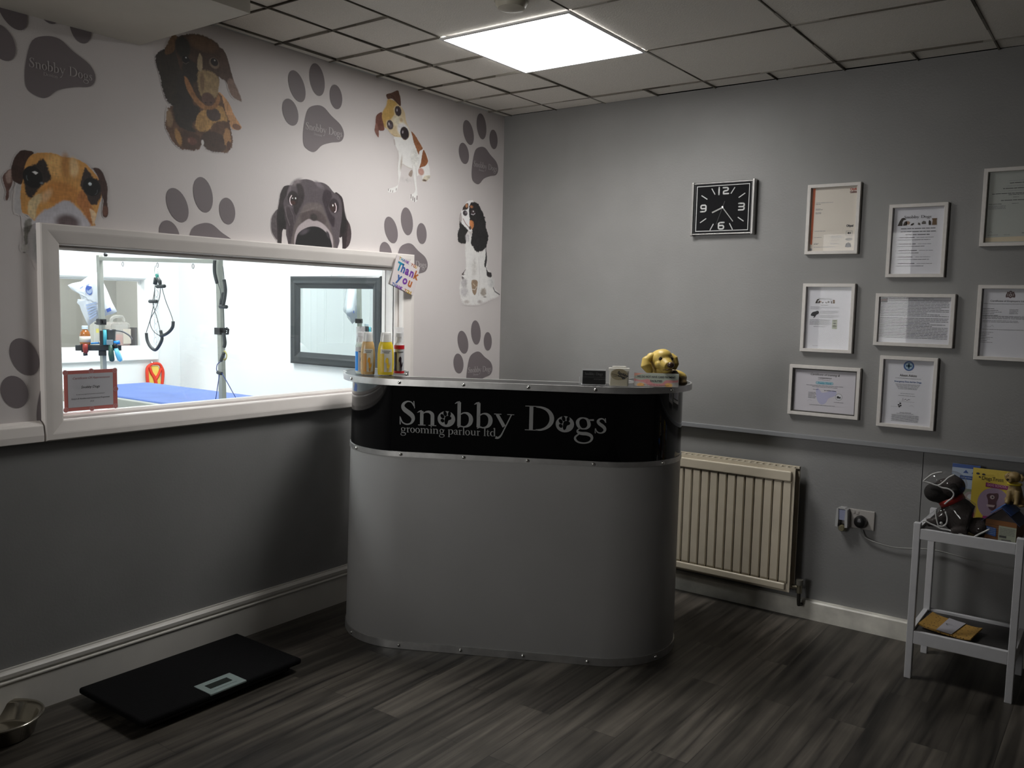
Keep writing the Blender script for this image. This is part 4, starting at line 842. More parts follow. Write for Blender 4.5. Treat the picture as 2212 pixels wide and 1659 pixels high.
# thank-you card stuck on the corner of the window casing
def card():
    cn=[onL(*q,.05) for q in [(867,556),(916,583),(882,637),(836,604)]]
    c=(sum(p[0] for p in cn)/4,sum(p[1] for p in cn)/4)
    t=thing('thank_you_card','white thank you card with rainbow lettering stuck tilted on the window corner','card',(.036,c[0],c[1]))
    ang=math.atan2(cn[1][1]-cn[0][1],cn[1][0]-cn[0][0]); s1=math.dist(cn[0],cn[1]); s2=math.dist(cn[0],cn[3])
    Rz=Matrix.Rotation(ang,4,'Z')
    b=MB(); b.M=WL@Rz; h1,h2=s1/2,s2/2
    b.box((-h1,-h2,.012),(h1,h2,.0135),mat('card_white',(.68,.62,.62),.5)); b.build('front_cover',t)
    b=MB(); b.M=WL@Rz; b.add([(-h1,-h2,0),(h1,-h2,.0),(h1,h2,.0115),(-h1,h2,.0115)],[(0,1,2,3)],mat('card_back',(.55,.52,.50),.5)); b.add([(-h1,-h2,-.001),(h1,-h2,-.001),(h1,h2,.0105),(-h1,h2,.0105)],[(3,2,1,0)],mat('card_back')); b.build('back_cover',t)
    b=MB(); b.M=WL@Rz
    cs=[(.02,.25,.38),(.05,.12,.34),(.16,.04,.30),(.18,.05,.33),(.45,.14,.04),(.55,.34,.02),(.42,.3,.05)]
    def rainbow(st,x0,y,size,wd,ci,bold,sh=.15):
        n=len(st); cw=wd/n
        for i,ch in enumerate(st):
            if ch==' ': continue
            b.text(ch,x0+i*cw,y,size,.0145,mat('card_ink_%d'%ci[min(i,len(ci)-1)],cs[ci[min(i,len(ci)-1)]],.5),shear=sh,bold=bold)
    q=s1
    rainbow('THANK YOU',-.40*q,.34*q,.115*q,.78*q,[6,0,1,3,3,3,4,4,5],.0006)
    rainbow('Thank',-.42*q,.04*q,.34*q,.92*q,[0,1,2,3,4],.0022)
    rainbow('you',-.30*q,-.24*q,.34*q,.68*q,[1,3,4],.0022)
    rainbow('THANK YOU!',-.44*q,-.44*q,.125*q,.88*q,[1,1,3,3,3,3,4,5,5,5],.0008)
    b.build('lettering',t)
card()

# ------------------------------------------------------------------ reception desk
DA=rad(27); DU=Vector((cos(DA),sin(DA),0)); DV=Vector((sin(DA),-cos(DA),0))
def uv(u,v): p=DU*u+DV*v; return (p.x,p.y)
DU0,DU1,DVC=-.128,.67,1.227
def duv(u,v,z=0):                            # desk-local point from (u,v)
    return (u-DU0-.4,-(v-DVC),z)
desk=thing('reception_desk','rounded reception desk with grey body, black sign band and riveted metal trims','desk',(*uv(DU0+.4,DVC),0),DA)
def stad(r,z,n=22,full=True,du=0):
    u0=DU0+.022*z; pts=[]
    if not full:
        for i in range(n+1): a=rad(-35)+rad(125)*i/n; pts.append((DU1+r*cos(a),DVC+r*sin(a)))
        for i in range(n+1): a=pi/2+rad(125)*i/n; pts.append((u0+r*cos(a),DVC+r*sin(a)))
        return [duv(u,v,z) for u,v in pts]
    for i in range(n+1): a=-pi/2+pi*i/n; pts.append((DU1+r*cos(a),DVC+r*sin(a)))
    for i in range(n+1): a=pi/2+pi*i/n; pts.append((u0+r*cos(a),DVC+r*sin(a)))
    return [duv(u,v,z) for u,v in pts]
def band(r0,z0,r1,z1,m,name,thick=.006,smooth=2,zs=1):
    b=MB(); L=[stad(r0,z0+(z1-z0)*i/zs,full=False) for i in range(zs+1)]+[stad(r0-thick,z1,full=False),stad(r0-thick,z0,full=False)]
    n=len(L[0]); vs=[p for l in L for p in l]; k=len(L)
    b.add(vs,[(i*n+(j+1)%n,i*n+j,((i+1)%k)*n+j,((i+1)%k)*n+(j+1)%n) for i in range(k) for j in range(n-1)]+[tuple(i*n for i in range(k)),tuple(i*n+n-1 for i in reversed(range(k)))],m)
    return b.build(name,desk,smooth=smooth)
M_desk=mat('desk_grey_laminate',(.315,.312,.305),.4,noise=.04,nscale=3)
M_fascia=mat('desk_black_gloss',(.004,.004,.0045),.035,spec=.45)
band(.300,.004,.300,.79,M_desk,'body_panel',zs=3)
band(.2995,.79,.2995,1.066,M_fascia,'black_fascia',zs=2)
band(.3035,.001,.3035,.031,M_metal,'base_trim'); band(.3035,.777,.3035,.797,M_metal,'middle_trim')
IN=[(-.46,1.227),(-.452,1.15),(-.41,1.09),(-.34,1.065),(-.27,1.078),(-.215,1.12),(-.195,1.18),(-.225,1.25),(-.24,1.31),(-.21,1.375),(-.14,1.402),(0,1.405),(.3,1.405),(.55,1.405),(.68,1.402),(.75,1.375),(.78,1.31),(.765,1.25),(.74,1.18),(.76,1.12),(.81,1.078),(.88,1.065),(.95,1.09),(.99,1.15),(1.0,1.227)]
arcs=[(DU1+.33*cos(a),DVC+.33*sin(a)) for a in [pi/2*i/12 for i in range(1,13)]]+[(-.107+.33*cos(a)-.0,DVC+.33*sin(a)) for a in [pi/2+pi/2*i/12 for i in range(0,12)]]
inn=cm(IN,3,False); loop=[duv(u,v) for u,v in inn]+[duv(u,v) for u,v in arcs]
b=MB(); b.prism([(x,y) for x,y,_ in loop],1.066,1.0815,mat('counter_black',(.018,.018,.018),.35,noise=.2,nscale=80)); b.build('counter_top',desk)
b=MB(); n=len(loop); L=[Vector((x,y,0)) for x,y,_ in loop]; vs=[]
for i in range(n):
    t=(L[(i+1)%n]-L[i-1]).normalized(); nn=Vector((t.y,-t.x,0)); sg=-1
    if i==0: pass
    for off,z in ((.0,1.058),(.0035,1.059),(.0035,1.083),(.0,1.084),(-.0035,1.083),(-.0035,1.0805)):
        p=L[i]-nn*off; vs.append((p.x,p.y,z))
k=6; b.add(vs,[(i*k+j,i*k+(j+1)%k,((i+1)%n)*k+(j+1)%k,((i+1)%n)*k+j) for i in range(n) for j in range(k)],M_metal); b.build('counter_rim',desk,smooth=2)
def rivet(u,v,z,nu,nv):
    b=MB(); b.ell((0,0,0),(.0062,.0062,.0062),M_chrome,12,8)
    o=b.build('rivet',desk,smooth=1); o.location=duv(u,v,z); return o
def onst(r,u=None,a=None,side=1,z=0):
    u0=DU0+.022*z
    if u is not None: return (u,DVC+r)
    c=DU1 if side>0 else u0; return (c+r*cos(a),DVC+r*sin(a))
rv0=None
for z,r in ((.016,.305),(.787,.305),(1.071,.3345)):
    sp=[onst(r,u=u) for u in (-.115,.137,.386,.637)]+[onst(r,a=rad(42),side=1),onst(r,a=rad(-28),side=1),onst(r,a=rad(135),side=-1,z=z)]
    for u,v in sp:
        if rv0 is None: rv0=rivet(u,v,z,0,1)
        else:
            c=rv0.copy(); COL.objects.link(c); c.parent=desk; c.location=duv(u,v,z)
c=rv0.copy(); COL.objects.link(c); c.parent=desk; c.location=duv(-.192,1.20,1.071)
# lettering on the fascia
FM=Matrix.Translation(Vector(duv(0,DVC+.3,0)))@Matrix(((1,0,0,0),(0,0,-1,0),(0,1,0,0),(0,0,0,1)))
M_sign=mat('sign_vinyl_grey',(.24,.243,.24),.5)
b=MB(); b.M=FM.copy(); UW=.812/(sum(GL[c][0] for c in 'SnobbyDogs')+.42); x=serif(b,'Snobby',-.122,.904,.094,.0012,M_sign,width=UW*sum(GL[c][0] for c in 'Snobby'),pawhole=M_fascia); b.build('sign_word',desk)
b=MB(); b.M=FM.copy(); serif(b,'Dogs',x+.42*UW,.904,.094,.0012,M_sign,width=UW*sum(GL[c][0] for c in 'Dogs'),pawhole=M_fascia); b.build('sign_word',desk)
b=MB(); b.M=FM.copy(); serif(b,'grooming parlour ltd',-.118,.874,.031,.0012,M_sign,width=.378); b.build('shop_subtitle',desk)
# plain inside: work surface lower down behind the ledge
b=MB(); b.prism([(p[0],p[1]) for p in stad(.292,.74)],.72,.745,mat('desk_inside',(.12,.12,.125),.5)); b.build('work_surface',desk)

CZ=1.0845
def deskthing(name,label,cat,x,y,rz=None,z=CZ,group=None): return thing(name,label,cat,(x,y,z),facing(x,y) if rz is None else rz,group)
# bottles --------------------------------------------------------------
DOGS=[(-.30,.62),(-.38,.72),(-.30,.90),(-.12,1.0),(.10,.98),(.22,.86),(.20,.70),(.26,.55),(.34,.42),(.52,.62),(.60,.60),(.46,.34),(.34,.26),(.34,.02),(.20,.02),(.18,.22),(.06,.26),(.04,.0),(-.10,.0),(-.08,.28),(-.14,.45),(-.14,.62)]
def decal(b,pts,f,m,off): b.add([f(x,z,off) for x,z in pts],[tuple(t) for t in (lambda P:[(a,c,d) if (P[c][0]-P[a][0])*(P[d][1]-P[a][1])-(P[c][1]-P[a][1])*(P[d][0]-P[a][0])>0 else (a,d,c) for a,c,d in tessellate_polygon([[Vector((x,z,0)) for x,z in P]])])(pts)],m)
def dense(pts,k=4):
    o=[]
    for i in range(len(pts)):
        p,q=pts[i],pts[(i+1)%len(pts)]
        for j in range(k): o.append((p[0]+(q[0]-p[0])*j/k,p[1]+(q[1]-p[1])*j/k))
    return o
def round_bottle(label,x,y,stripe,dogc,liquid,redcap,name):
    t=deskthing(name,label,'bottle',x,y); r=.0205
    b=MB(); b.lathe([(r-.003,0),(r,.004),(r,.112),(r-.003,.122),(.012,.128)],liquid,28); b.build('bottle_body',t,smooth=2)
    b=MB(); b.lathe([(.011,.126),(.009,.150),(.013,.152),(.013,.168),(.005,.170),(0,.170)],mat('pump_white',(.7,.7,.7),.4),20); b.build('spray_pump',t,smooth=2)
    b=MB(); b.lathe([(.018,.122),(.0185,.19),(.0165,.191),(.0165,.124)],milky('clear_cap',(.85,.85,.87),.22),28); b.build('clear_cap',t,smooth=2)
    f=lambda a,z,off:((r+off)*sin(a),-(r+off)*cos(a),z)
    b=MB(); N=16
    def wrap(a0,a1,z0,z1,m,off):
        b.add([f(a0+(a1-a0)*i/N,z,off) for i in range(N+1) for z in (z0,z1)],[(2*i,2*i+2,2*i+3,2*i+1) for i in range(N)],m)
    wrap(-1.3,1.3,.008,.108,mat('label_pale',(.52,.52,.54),.4),.0004); wrap(-1.35,-.45,.012,.09,stripe,.0008)
    if redcap: wrap(-1.5,1.5,.102,.118,mat('band_red',(.55,.01,.02),.4),.001); wrap(-1.5,1.5,.002,.012,mat('band_red'),.001)
    decal(b,[(p[0]*.85+.25,p[1]*.060+.012) for p in DOGS],f,dogc,.0024)
    wrap(-.35,.9,.088,.092,M_inkgrey,.0009)
    b.build('label_wrap',t)
    return t
clear=milky('clear_liquid',(.75,.85,.78),.55)
round_bottle('slim blue-striped spray bottle at the left end of the desk ledge',.3165,-1.3695,mat('stripe_blue',(.0,.24,.75),.4),mat('dog_blue',(.01,.10,.26),.4),clear,False,'spray_bottle')
round_bottle('slim spray bottle with red bands and a black dog on the right of the shampoos',.425,-1.255,mat('stripe_black',(.02,.01,.02),.4),mat('dog_black',(.02,.008,.015),.4),milky('clear_liquid2',(.75,.75,.75),.6),True,'spray_bottle')
def oval_bottle(label,x,y,body,stripe,dogc,wd):
    t=deskthing('shampoo_bottle',label,'bottle',x,y); sx=wd/2; sy=.019
    prof=[(.90,0),(.95,.004),(.98,.02),(1.0,.055),(.985,.085),(.92,.108),(.82,.124),(.66,.136)]
    b=MB(); b.lathe(prof,body,36,sx=sx,sy=sy); b.build('bottle_body',t,smooth=2)
    b=MB(); b.lathe([(.68,.133),(.62,.160),(.58,.170),(.5,.172),(0,.172)],milky('white_flip_cap',(.8,.8,.78),.8),28,sx=sx,sy=sy*1.1); b.build('flip_cap',t,smooth=2)
    def rz(z):
        for i in range(len(prof)-1):
            if prof[i][1]<=z<=prof[i+1][1]: k=(z-prof[i][1])/(prof[i+1][1]-prof[i][1]); return prof[i][0]+(prof[i+1][0]-prof[i][0])*k
        return .6
    def f(a,z,off):
        R=rz(z); xx=a*sx*R; return (xx,-sy*R*math.sqrt(max(0,1-a*a))-off,z)
    b=MB()
    def gridp(a0,a1,z0,z1,m,off,N=12,K=6):
        b.add([f(a0+(a1-a0)*i/N,z0+(z1-z0)*j/K,off) for i in range(N+1) for j in range(K+1)],[(i*(K+1)+j,(i+1)*(K+1)+j,(i+1)*(K+1)+j+1,i*(K+1)+j+1) for i in range(N) for j in range(K)],m)
    gridp(-.62,.78,.012,.104,mat('label_cream',(.55,.53,.44),.4),.0007); gridp(-.62,-.20,.012,.086,stripe,.0012)
    decal(b,dense([(p[0]*.62+.20,p[1]*.056+.014) for p in DOGS],2),f,dogc,.0026)
    for k,(a,c) in enumerate([(-.45,.6),(-.3,.45)]):
        gridp(a,c,.095-.006*k,.0975-.006*k,M_inkgrey,.0012,8,1)
    b.build('front_label',t); return t
oval_bottle('pale orange shampoo bottle between the blue bottle and the yellow one',.3695,-1.3790,mat('orange_shampoo',(.55,.36,.16),.25),mat('stripe_orange',(.55,.24,.02),.4),mat('dog_orange',(.60,.28,.03),.4),.058)
oval_bottle('bright yellow shampoo bottle with a yellow dog on its label',.4295,-1.338,mat('yellow_shampoo',(.70,.52,.03),.25),mat('stripe_yellow',(.70,.46,.02),.4),mat('dog_yellow',(.72,.47,.03),.4),.067)
# business cards
t=deskthing('business_cards','stack of black business cards in a clear holder on the desk ledge','business cards',1.2435,-1.058)
b=MB(); b.add([(-.043,-.004,.003),(.043,-.004,.003),(.043,.016,.003),(-.043,.016,.003),(-.043,.006,.053),(.043,.006,.053),(.043,.024,.053),(-.043,.024,.053)],[(0,3,2,1),(4,5,6,7),(0,1,5,4),(1,2,6,5),(2,3,7,6),(3,0,4,7)],mat('card_black',(.012,.012,.012),.35)); b.build('card_stack',t)
b=MB(); b.box((-.050,-.008,0),(.046,.030,.002),milky('acrylic',(.8,.82,.84),.4)); b.box((-.055,-.008,0),(-.053,.03,.028),milky('acrylic',(0,0,0))); b.add([(-.045,.018,0),(.045,.018,0),(.045,.028,.058),(-.045,.028,.058),(-.045,.020,0),(.045,.020,0),(.045,.030,.058),(-.045,.030,.058)],[(0,1,2,3),(7,6,5,4),(3,2,6,7)],mat('holder_edge',(.6,.6,.6),.2)); b.build('holder',t)
TM=Matrix(((1,0,0,0),(0,.2,-1,0),(0,1,.2,0),(0,0,0,1)))
b=MB(); b.M=Matrix.Translation((0,-.0055,.003))@TM; serif(b,'Snobby Dogs',-.035,.034,.010,0,mat('card_grey_ink',(.10,.10,.10),.5),width=.068); b.text('grooming parlour',.0,.018,.006,0,mat('card_grey_ink'),align='LEFT'); b.bar((-.043,.0265),(.043,.0265),.0006,0,mat('card_grey_ink')); b.build('card_print',t)
# treat box
t=deskthing('treat_tub','small clear tub with a round beige label beside the business cards','tub',1.3315,-1.024)
b=MB(); b.box((-.036,-.02,0),(.036,.02,.062),milky('tub_clear',(.78,.75,.66),.72)); b.build('tub_body',t,bevel=.006,seg=3)
b=MB(); b.box((-.039,-.022,.058),(.039,.022,.068),milky('tub_lid',(.7,.68,.62),.6)); b.box((-.026,-.012,.068),(.026,.012,.075),milky('tub_lid',(0,0,0))); b.build('lid',t,bevel=.002)
b=MB(); b.M=Matrix(((1,0,0,0),(0,0,-1,0),(0,1,0,0),(0,0,0,1))); pts=[(.031*cos(a),.045+.021*sin(a)) for a in [2*pi*i/32 for i in range(32)]]
b.shape(pts,.0228,mat('label_beige',(.34,.29,.18),.6)); b.shape([(-.032,.004),(.032,.004),(.030,.034),(-.030,.034)],.0215,mat('label_ivory',(.52,.48,.36),.6))
b.text('Snobby',-.006,.050,.0135,.0234,M_ink,bold=.0006,rot=rad(-22)); b.text('Dogs',-.004,.039,.0135,.0234,M_ink,bold=.0006,rot=rad(-22))
b.text('grooming parlour',-.027,.046,.006,.0234,M_ink,rot=rad(-15)); b.text('Denton',-.022,.038,.005,.0234,M_ink,rot=rad(-10)); b.build('round_label',t)
# payment notice
t=deskthing('payment_notice','small leaning notice saying no card payments in front of the dog figure','sign',1.447,-.945)
hM=Matrix.Translation((0,-.004,.002))@Matrix(((1,0,0,0),(0,.35,-1,0),(0,1,.35,0),(0,0,0,1)))
cv=Canvas(-.083,.081,0,.048,.001,bg=(.33,.36,.30),opaque=True)
cv.poly([(-.09,.05),(-.085,.03),(-.06,.022),(-.03,.026),(-.012,.012),(.02,.012),(.035,.024),(.07,.024),(.09,.028),(.09,-.01),(-.09,-.01)],(.50,.22,.22),.004,0,.1)
cv.poly([(-.09,-.01),(-.09,.016),(-.05,.014),(-.02,.002),(.03,.003),(.05,.014),(.09,.016),(.09,-.01)],(.40,.38,.36),.006,0,.1)
cv.poly([(-.088,.036),(-.07,.040),(-.05,.046),(0,.050),(-.09,.055)],(.58,.28,.22),.003,0,.1); cv.ell((-.058,.004),.014,.008,0,(.60,.33,.12),.004,0); cv.ell((.045,.006),.014,.008,0,(.62,.36,.12),.004,0)
b=MB(); b.M=hM.copy(); b.box((-.084,0,-.003),(.082,.049,-.0006),milky('acrylic2',(.6,.6,.6),.6)); b.build('acrylic_plate',t)
b=MB(); b.M=hM.copy(); b.canvas(cv,0,vcol('notice_print',.3))
b.text('WE DO NOT HAVE CARD PAYMENT',-.001,.0315,.0098,.0008,M_ink,width=.142,align='CENTER',bold=.0003); b.text('FACILITIES',-.001,.0165,.0098,.0008,M_ink,width=.044,align='CENTER',bold=.0003); b.text('We apologise for any inconvenience',-.001,.003,.006,.0008,M_ink,width=.095,align='CENTER'); b.build('notice_sheet',t)
# labrador puppy figure
t=deskthing('dog_figurine','yellow labrador puppy figure with a brown nose behind the notice','figurine',1.4555,-.855)
M_lab=mat('figurine_yellow',(.52,.37,.085),.45,noise=.10,nscale=30); M_labd=mat('figurine_shadow_brown',(.13,.085,.03),.5,noise=.2,nscale=40)
blob('body',[('e',(-.028,.035,.02),(.050,.05,.034)),('e',(.018,.055,.018),(.050,.045,.03)),('e',(-.045,-.0,.012),(.03,.03,.014)),('t',[(-.035,.03,.02),(-.032,.015,.055),(-.028,.005,.075)],[.045,.04,.038])],M_lab,t)
blob('haunch',[('e',(.040,.045,.018),(.026,.032,.024)),('e',(.052,.028,.010),(.018,.022,.012)),('e',(.018,.03,.03),(.02,.03,.03))],M_labd,t)
HM=lambda x,y,z:(-.030+x*cos(.42)-y*sin(.42)*-1*-1, -.004+x*sin(.42)+y*cos(.42), z)
def H(x,y,z): c,s_=cos(.45),sin(.45); return (-.032+x*c-y*s_,.0+x*s_+y*c,z)
blob('head',[('e',H(0,0,.098),(.046,.046,.040)),('e',H(0,-.012,.112),(.034,.036,.028)),('t',[H(0,-.02,.092),H(0,-.046,.080),H(0,-.066,.075)],[.034,.026,.0185]),('t',[H(0,-.025,.078),H(0,-.052,.064),H(0,-.060,.066)],[.025,.018,.012]),('e',H(-.022,-.03,.082),(.018,.016,.016)),('e',H(.022,-.03,.082),(.018,.016,.016))],M_lab,t,.0028,4)
blob('ear',[('e',H(-.040,.002,.112),(.018,.014,.013)),('t',[H(-.044,.0,.110),H(-.066,-.006,.096),H(-.068,-.010,.078),H(-.052,-.014,.054),H(-.046,-.015,.046)],[.012,.017,.021,.014,.006])],M_lab,t,.0025,4)
blob('ear',[('t',[H(.040,.006,.118),H(.052,-.004,.104),H(.054,-.008,.082),H(.048,-.01,.062)],[.009,.013,.015,.009])],M_lab,t,.0025,4)
b=MB(); b.ell(H(0,-.081,.083),(.0135,.010,.0115),mat('figurine_nose',(.045,.025,.018),.25),16,10); b.build('nose',t,smooth=1)
for sx in (-1,1):
    b=MB(); b.ell(H(sx*.0205,-.0385,.103),(.0085,.0065,.0078),mat('figurine_eye',(.012,.008,.006),.12),14,8); b.build('eye',t,smooth=1)
    b=MB(); b.tube([H(sx*.0205+.009*cos(a),-.0395-.001*abs(cos(a)),.1035+.0075*sin(a)) for a in [pi*i/8 for i in range(9)]],.0014,mat('eye_rim',(.16,.10,.03),.5),6); b.build('eyelid',t,smooth=1)
b=MB(); b.tube([H(-.020,-.058,.063),H(-.008,-.074,.066),H(0,-.078,.069),H(.008,-.074,.066),H(.018,-.058,.063)],.0016,mat('mouth_line',(.08,.045,.02),.5),6); b.build('mouth',t,smooth=1)

# ------------------------------------------------------------------ wall clock
cx,cz=1.289,1.8445
t=thing('wall_clock','rectangular black wall clock with silver side rails on the grey wall','clock',(cx,0,cz))
hw,hh=.1545,.125
b=MB(); b.M=WR.copy(); b.box((-hw+.012,-hh+.004,.004),(hw-.012,hh-.004,.026),M_black); b.build('case',t,bevel=.002)
b=MB(); b.M=WR.copy(); b.box((-hw+.020,-hh+.014,.026),(hw-.020,hh-.014,.0275),mat('clock_face',(.010,.010,.011),.8,spec=.1)); b.build('face',t)
sv=mat('clock_silver',(.55,.54,.53),.25,.9)
for sx in (-1,1):
    b=MB(); b.M=WR.copy(); b.box((sx*hw-(.014 if sx>0 else 0),-hh,0),(sx*hw+(.014 if sx<0 else 0),hh,.034),sv); b.build('side_rail',t,bevel=.004,seg=3)
for sz in (-1,1):
    b=MB(); b.M=WR.copy(); b.box((-hw+.013,sz*(hh-.008)-.003,.024),(hw-.013,sz*(hh-.008)+.002,.030),sv); b.build('edge_rail',t,bevel=.001)
b=MB(); b.M=WR.copy(); b.ring(-hw+.026,-hh+.020,hw-.026,hh-.020,[(0,.0278),(.0035,.0278)],mat('clock_white',(.5,.5,.5),.4)); b.build('face_border',t)
M_cw=mat('clock_white')
b=MB(); b.M=WR.copy()
for (x0,z0,x1,z1) in [(-.054,.091,-.037,.063),(.058,.091,.040,.063),(.108,.062,.078,.043),(.106,-.064,.078,-.045),(.055,-.100,.039,-.071),(-.055,-.100,-.039,-.071),(-.106,-.064,-.076,-.045),(-.104,.062,-.074,.043)]:
    b.bar((x0,z0),(x1,z1),.0042,.0285,M_cw)
b.build('hour_marks',t)
DG={'1':[[(.5,1),(.5,0)]],'2':[[(0,.93),(.72,.93),(.92,.82),(.92,.62),(.78,.52),(.22,.46),(.08,.36),(.08,.07),(1,.07)]],'3':[[(0,.93),(.75,.93),(.92,.83),(.92,.6),(.75,.5),(.05,.5)],[(.75,.5),(.92,.4),(.92,.17),(.75,.07),(0,.07)]],
    '6':[[(.98,.93),(.3,.93),(.08,.8),(.08,.2),(.25,.07),(.8,.07),(.94,.2),(.94,.4),(.8,.53),(.08,.53)]],'9':[[(.02,.07),(.7,.07),(.92,.2),(.92,.8),(.75,.93),(.2,.93),(.06,.8),(.06,.6),(.2,.47),(.92,.47)]]}
def digit(b,ch,x,z,w_,h):
    for q in DG[ch]:
        for i in range(len(q)-1):
            p0=(x+q[i][0]*w_,z+q[i][1]*h); p1=(x+q[i+1][0]*w_,z+q[i+1][1]*h); b.bar(p0,p1,.0066,.0285+.00002*i,M_cw)
            b.disc(p0,.0033,.0033,.0285,M_cw,10); b.disc(p1,.0033,.0033,.0285,M_cw,10)
b=MB(); b.M=WR.copy()
digit(b,'1',-.025,.062,.014,.032); digit(b,'2',.002,.062,.026,.032); digit(b,'3',.096-.016,-.015,.028,.034); digit(b,'6',-.016,-.098,.029,.034); digit(b,'9',-.106,-.015,.029,.034)
b.build('numerals',t)
for nm,a,l,w_,tail,zz in (('hour_hand',247,.055,.0065,.0,.0295),('minute_hand',141,.084,.004,.0,.0302),('second_hand',200,.082,.0014,.030,.031)):
    b=MB(); b.M=WR.copy(); d=(sin(rad(a)),cos(rad(a))); b.bar((-d[0]*tail+.003,-d[1]*tail+.002),(d[0]*l+.003,d[1]*l+.002),w_,zz,mat('clock_hand',(.34,.34,.33),.3,.6) if nm!='second_hand' else mat('second_dark',(.09,.09,.09),.4)); 
    if tail: b.bar((.003,.002),(-d[0]*tail+.003,-d[1]*tail+.002),.003,zz,mat('second_dark'))
    b.build(nm,t)
b=MB(); b.M=WR.copy(); b.lathe([(.005,.029),(.005,.033),(0,.034)],sv,16,c=(.003,.002,0)); b.build('hub',t,smooth=2)
# ------------------------------------------------------------------ framed papers
def words(b,x0,x1,y,h,seed,m,z=.0008,fill=1.0):
    rr=random.Random(seed); x=x0
    while x<x1-h*.6:
        l=min(rr.uniform(1.2,5.5)*h,x1-x); b.shape([(x,y-h*.2),(x+l,y-h*.2),(x+l,y+h*.2),(x,y+h*.2)],z,m); x+=l+h*.38
def dogs_logo(b,x,y,w_,z=.001,k=1):
    s=w_
    dk=mat('logo_dark',(.035,.028,.022),.7); br=mat('logo_brown',(.14,.085,.045),.7); gy=mat('logo_grey',(.12,.11,.10),.7); tn=mat('logo_tan',(.32,.22,.16),.7)
    serif(b,'Snobby Dogs',x+.16*s,y+.20*s,.075*s,z+.0004,M_ink,width=.70*s)
    for pts,m in [([(0,0),(.13,0),(.12,.1),(.15,.16),(.22,.17),(.16,.22),(.10,.21),(.05,.13)],dk),([(.15,0),(.24,.01),(.25,.08),(.23,.13),(.18,.11),(.15,.04)],dk),([(.22,.04),(.30,.03),(.32,.1),(.26,.13),(.22,.1)],tn),([(.33,.01),(.38,0),(.43,.04),(.41,.07),(.36,.05)],dk),
       ([(.52,.02),(.59,.0),(.58,.06),(.53,.08)],gy),([(.62,.03),(.72,.03),(.72,.1),(.66,.12),(.62,.08)],gy),([(.80,.0),(.86,.0),(.85,.1),(.80,.14),(.79,.08)],dk),([(.88,.0),(1.0,.0),(.99,.12),(1.0,.18),(.87,.18),(.89,.12)],br)]:
        b.shape([(x+a*s,y+c*s) for a,c in pts],z,m)
def paper_frame(label,x0,x1,z0,z1,fn,paper,wd=.0145,inner=None,group='white framed papers on the grey wall'):
    cx,cz=(x0+x1)/2,(z0+z1)/2; hw,hh=(x1-x0)/2,(z1-z0)/2
    t=thing('picture_frame',label,'picture frame',(cx,0,cz),0,group)
    b=MB(); b.M=WR.copy(); b.ring(-hw,-hh,hw,hh,[(0,0),(0,.021),(.0012,.0222),(wd-.001,.0222),(wd,.021),(wd,.006)],M_frame); b.build('frame_moulding',t)
    if inner:
        b=MB(); b.M=WR.copy(); b.ring(-hw+wd,-hh+wd,hw-wd,hh-wd,[(0,.016),(.0045,.016),(.0055,.0105)],inner); b.build('inner_slip',t); i=wd+.005
    else: i=wd
    b=MB(); b.M=WR.copy()@Matrix.Translation((0,0,.006)); b.shape([(-hw+wd,-hh+wd),(hw-wd,-hh+wd),(hw-wd,hh-wd),(-hw+wd,hh-wd)],0,paper)
    b.w,b.h=hw-i,hh-i; fn(b,hw-i,hh-i); b.build('printed_sheet',t)
    b=MB(); b.M=WR.copy(); b.shape([(-hw+wd,-hh+wd),(hw-wd,-hh+wd),(hw-wd,hh-wd),(-hw+wd,hh-wd)],.0095,glass('frame_glazing',(1,1,1),.3)); b.build('glazing',t)
    return t
def crest(b,x,y,r,m):
    b.shape(cm([(x+r*p,y+r*q) for p,q in [(-.30,.55),(-.62,.60),(-.85,.25),(-1.0,-.25),(-.9,-.7),(-.45,-.62),(0,-.85),(.45,-.62),(.9,-.7),(1.0,-.25),(.85,.25),(.62,.60),(.30,.55),(0,.42)]],4),.0008,m)
    pl=mat('crest_pale',(.42,.40,.40),.6)
    for sx in (-1,1):
        b.stroke([(x+sx*.52*r,y+.30*r,.10*r),(x+sx*.60*r,y-.05*r,.10*r),(x+sx*.50*r,y-.42*r,.10*r)],.0012,pl); b.disc((x+sx*.62*r,y+.55*r),.14*r,.18*r,.0009,m)
    b.disc((x,y-.12*r),.30*r,.36*r,.0012,pl); b.disc((x,y-.12*r),.16*r,.22*r,.0015,m)
    for a in (-.22,0,.22): b.disc((x+a*r,y+(.66 if a else .78)*r),.11*r,.22*r,.0008,m)
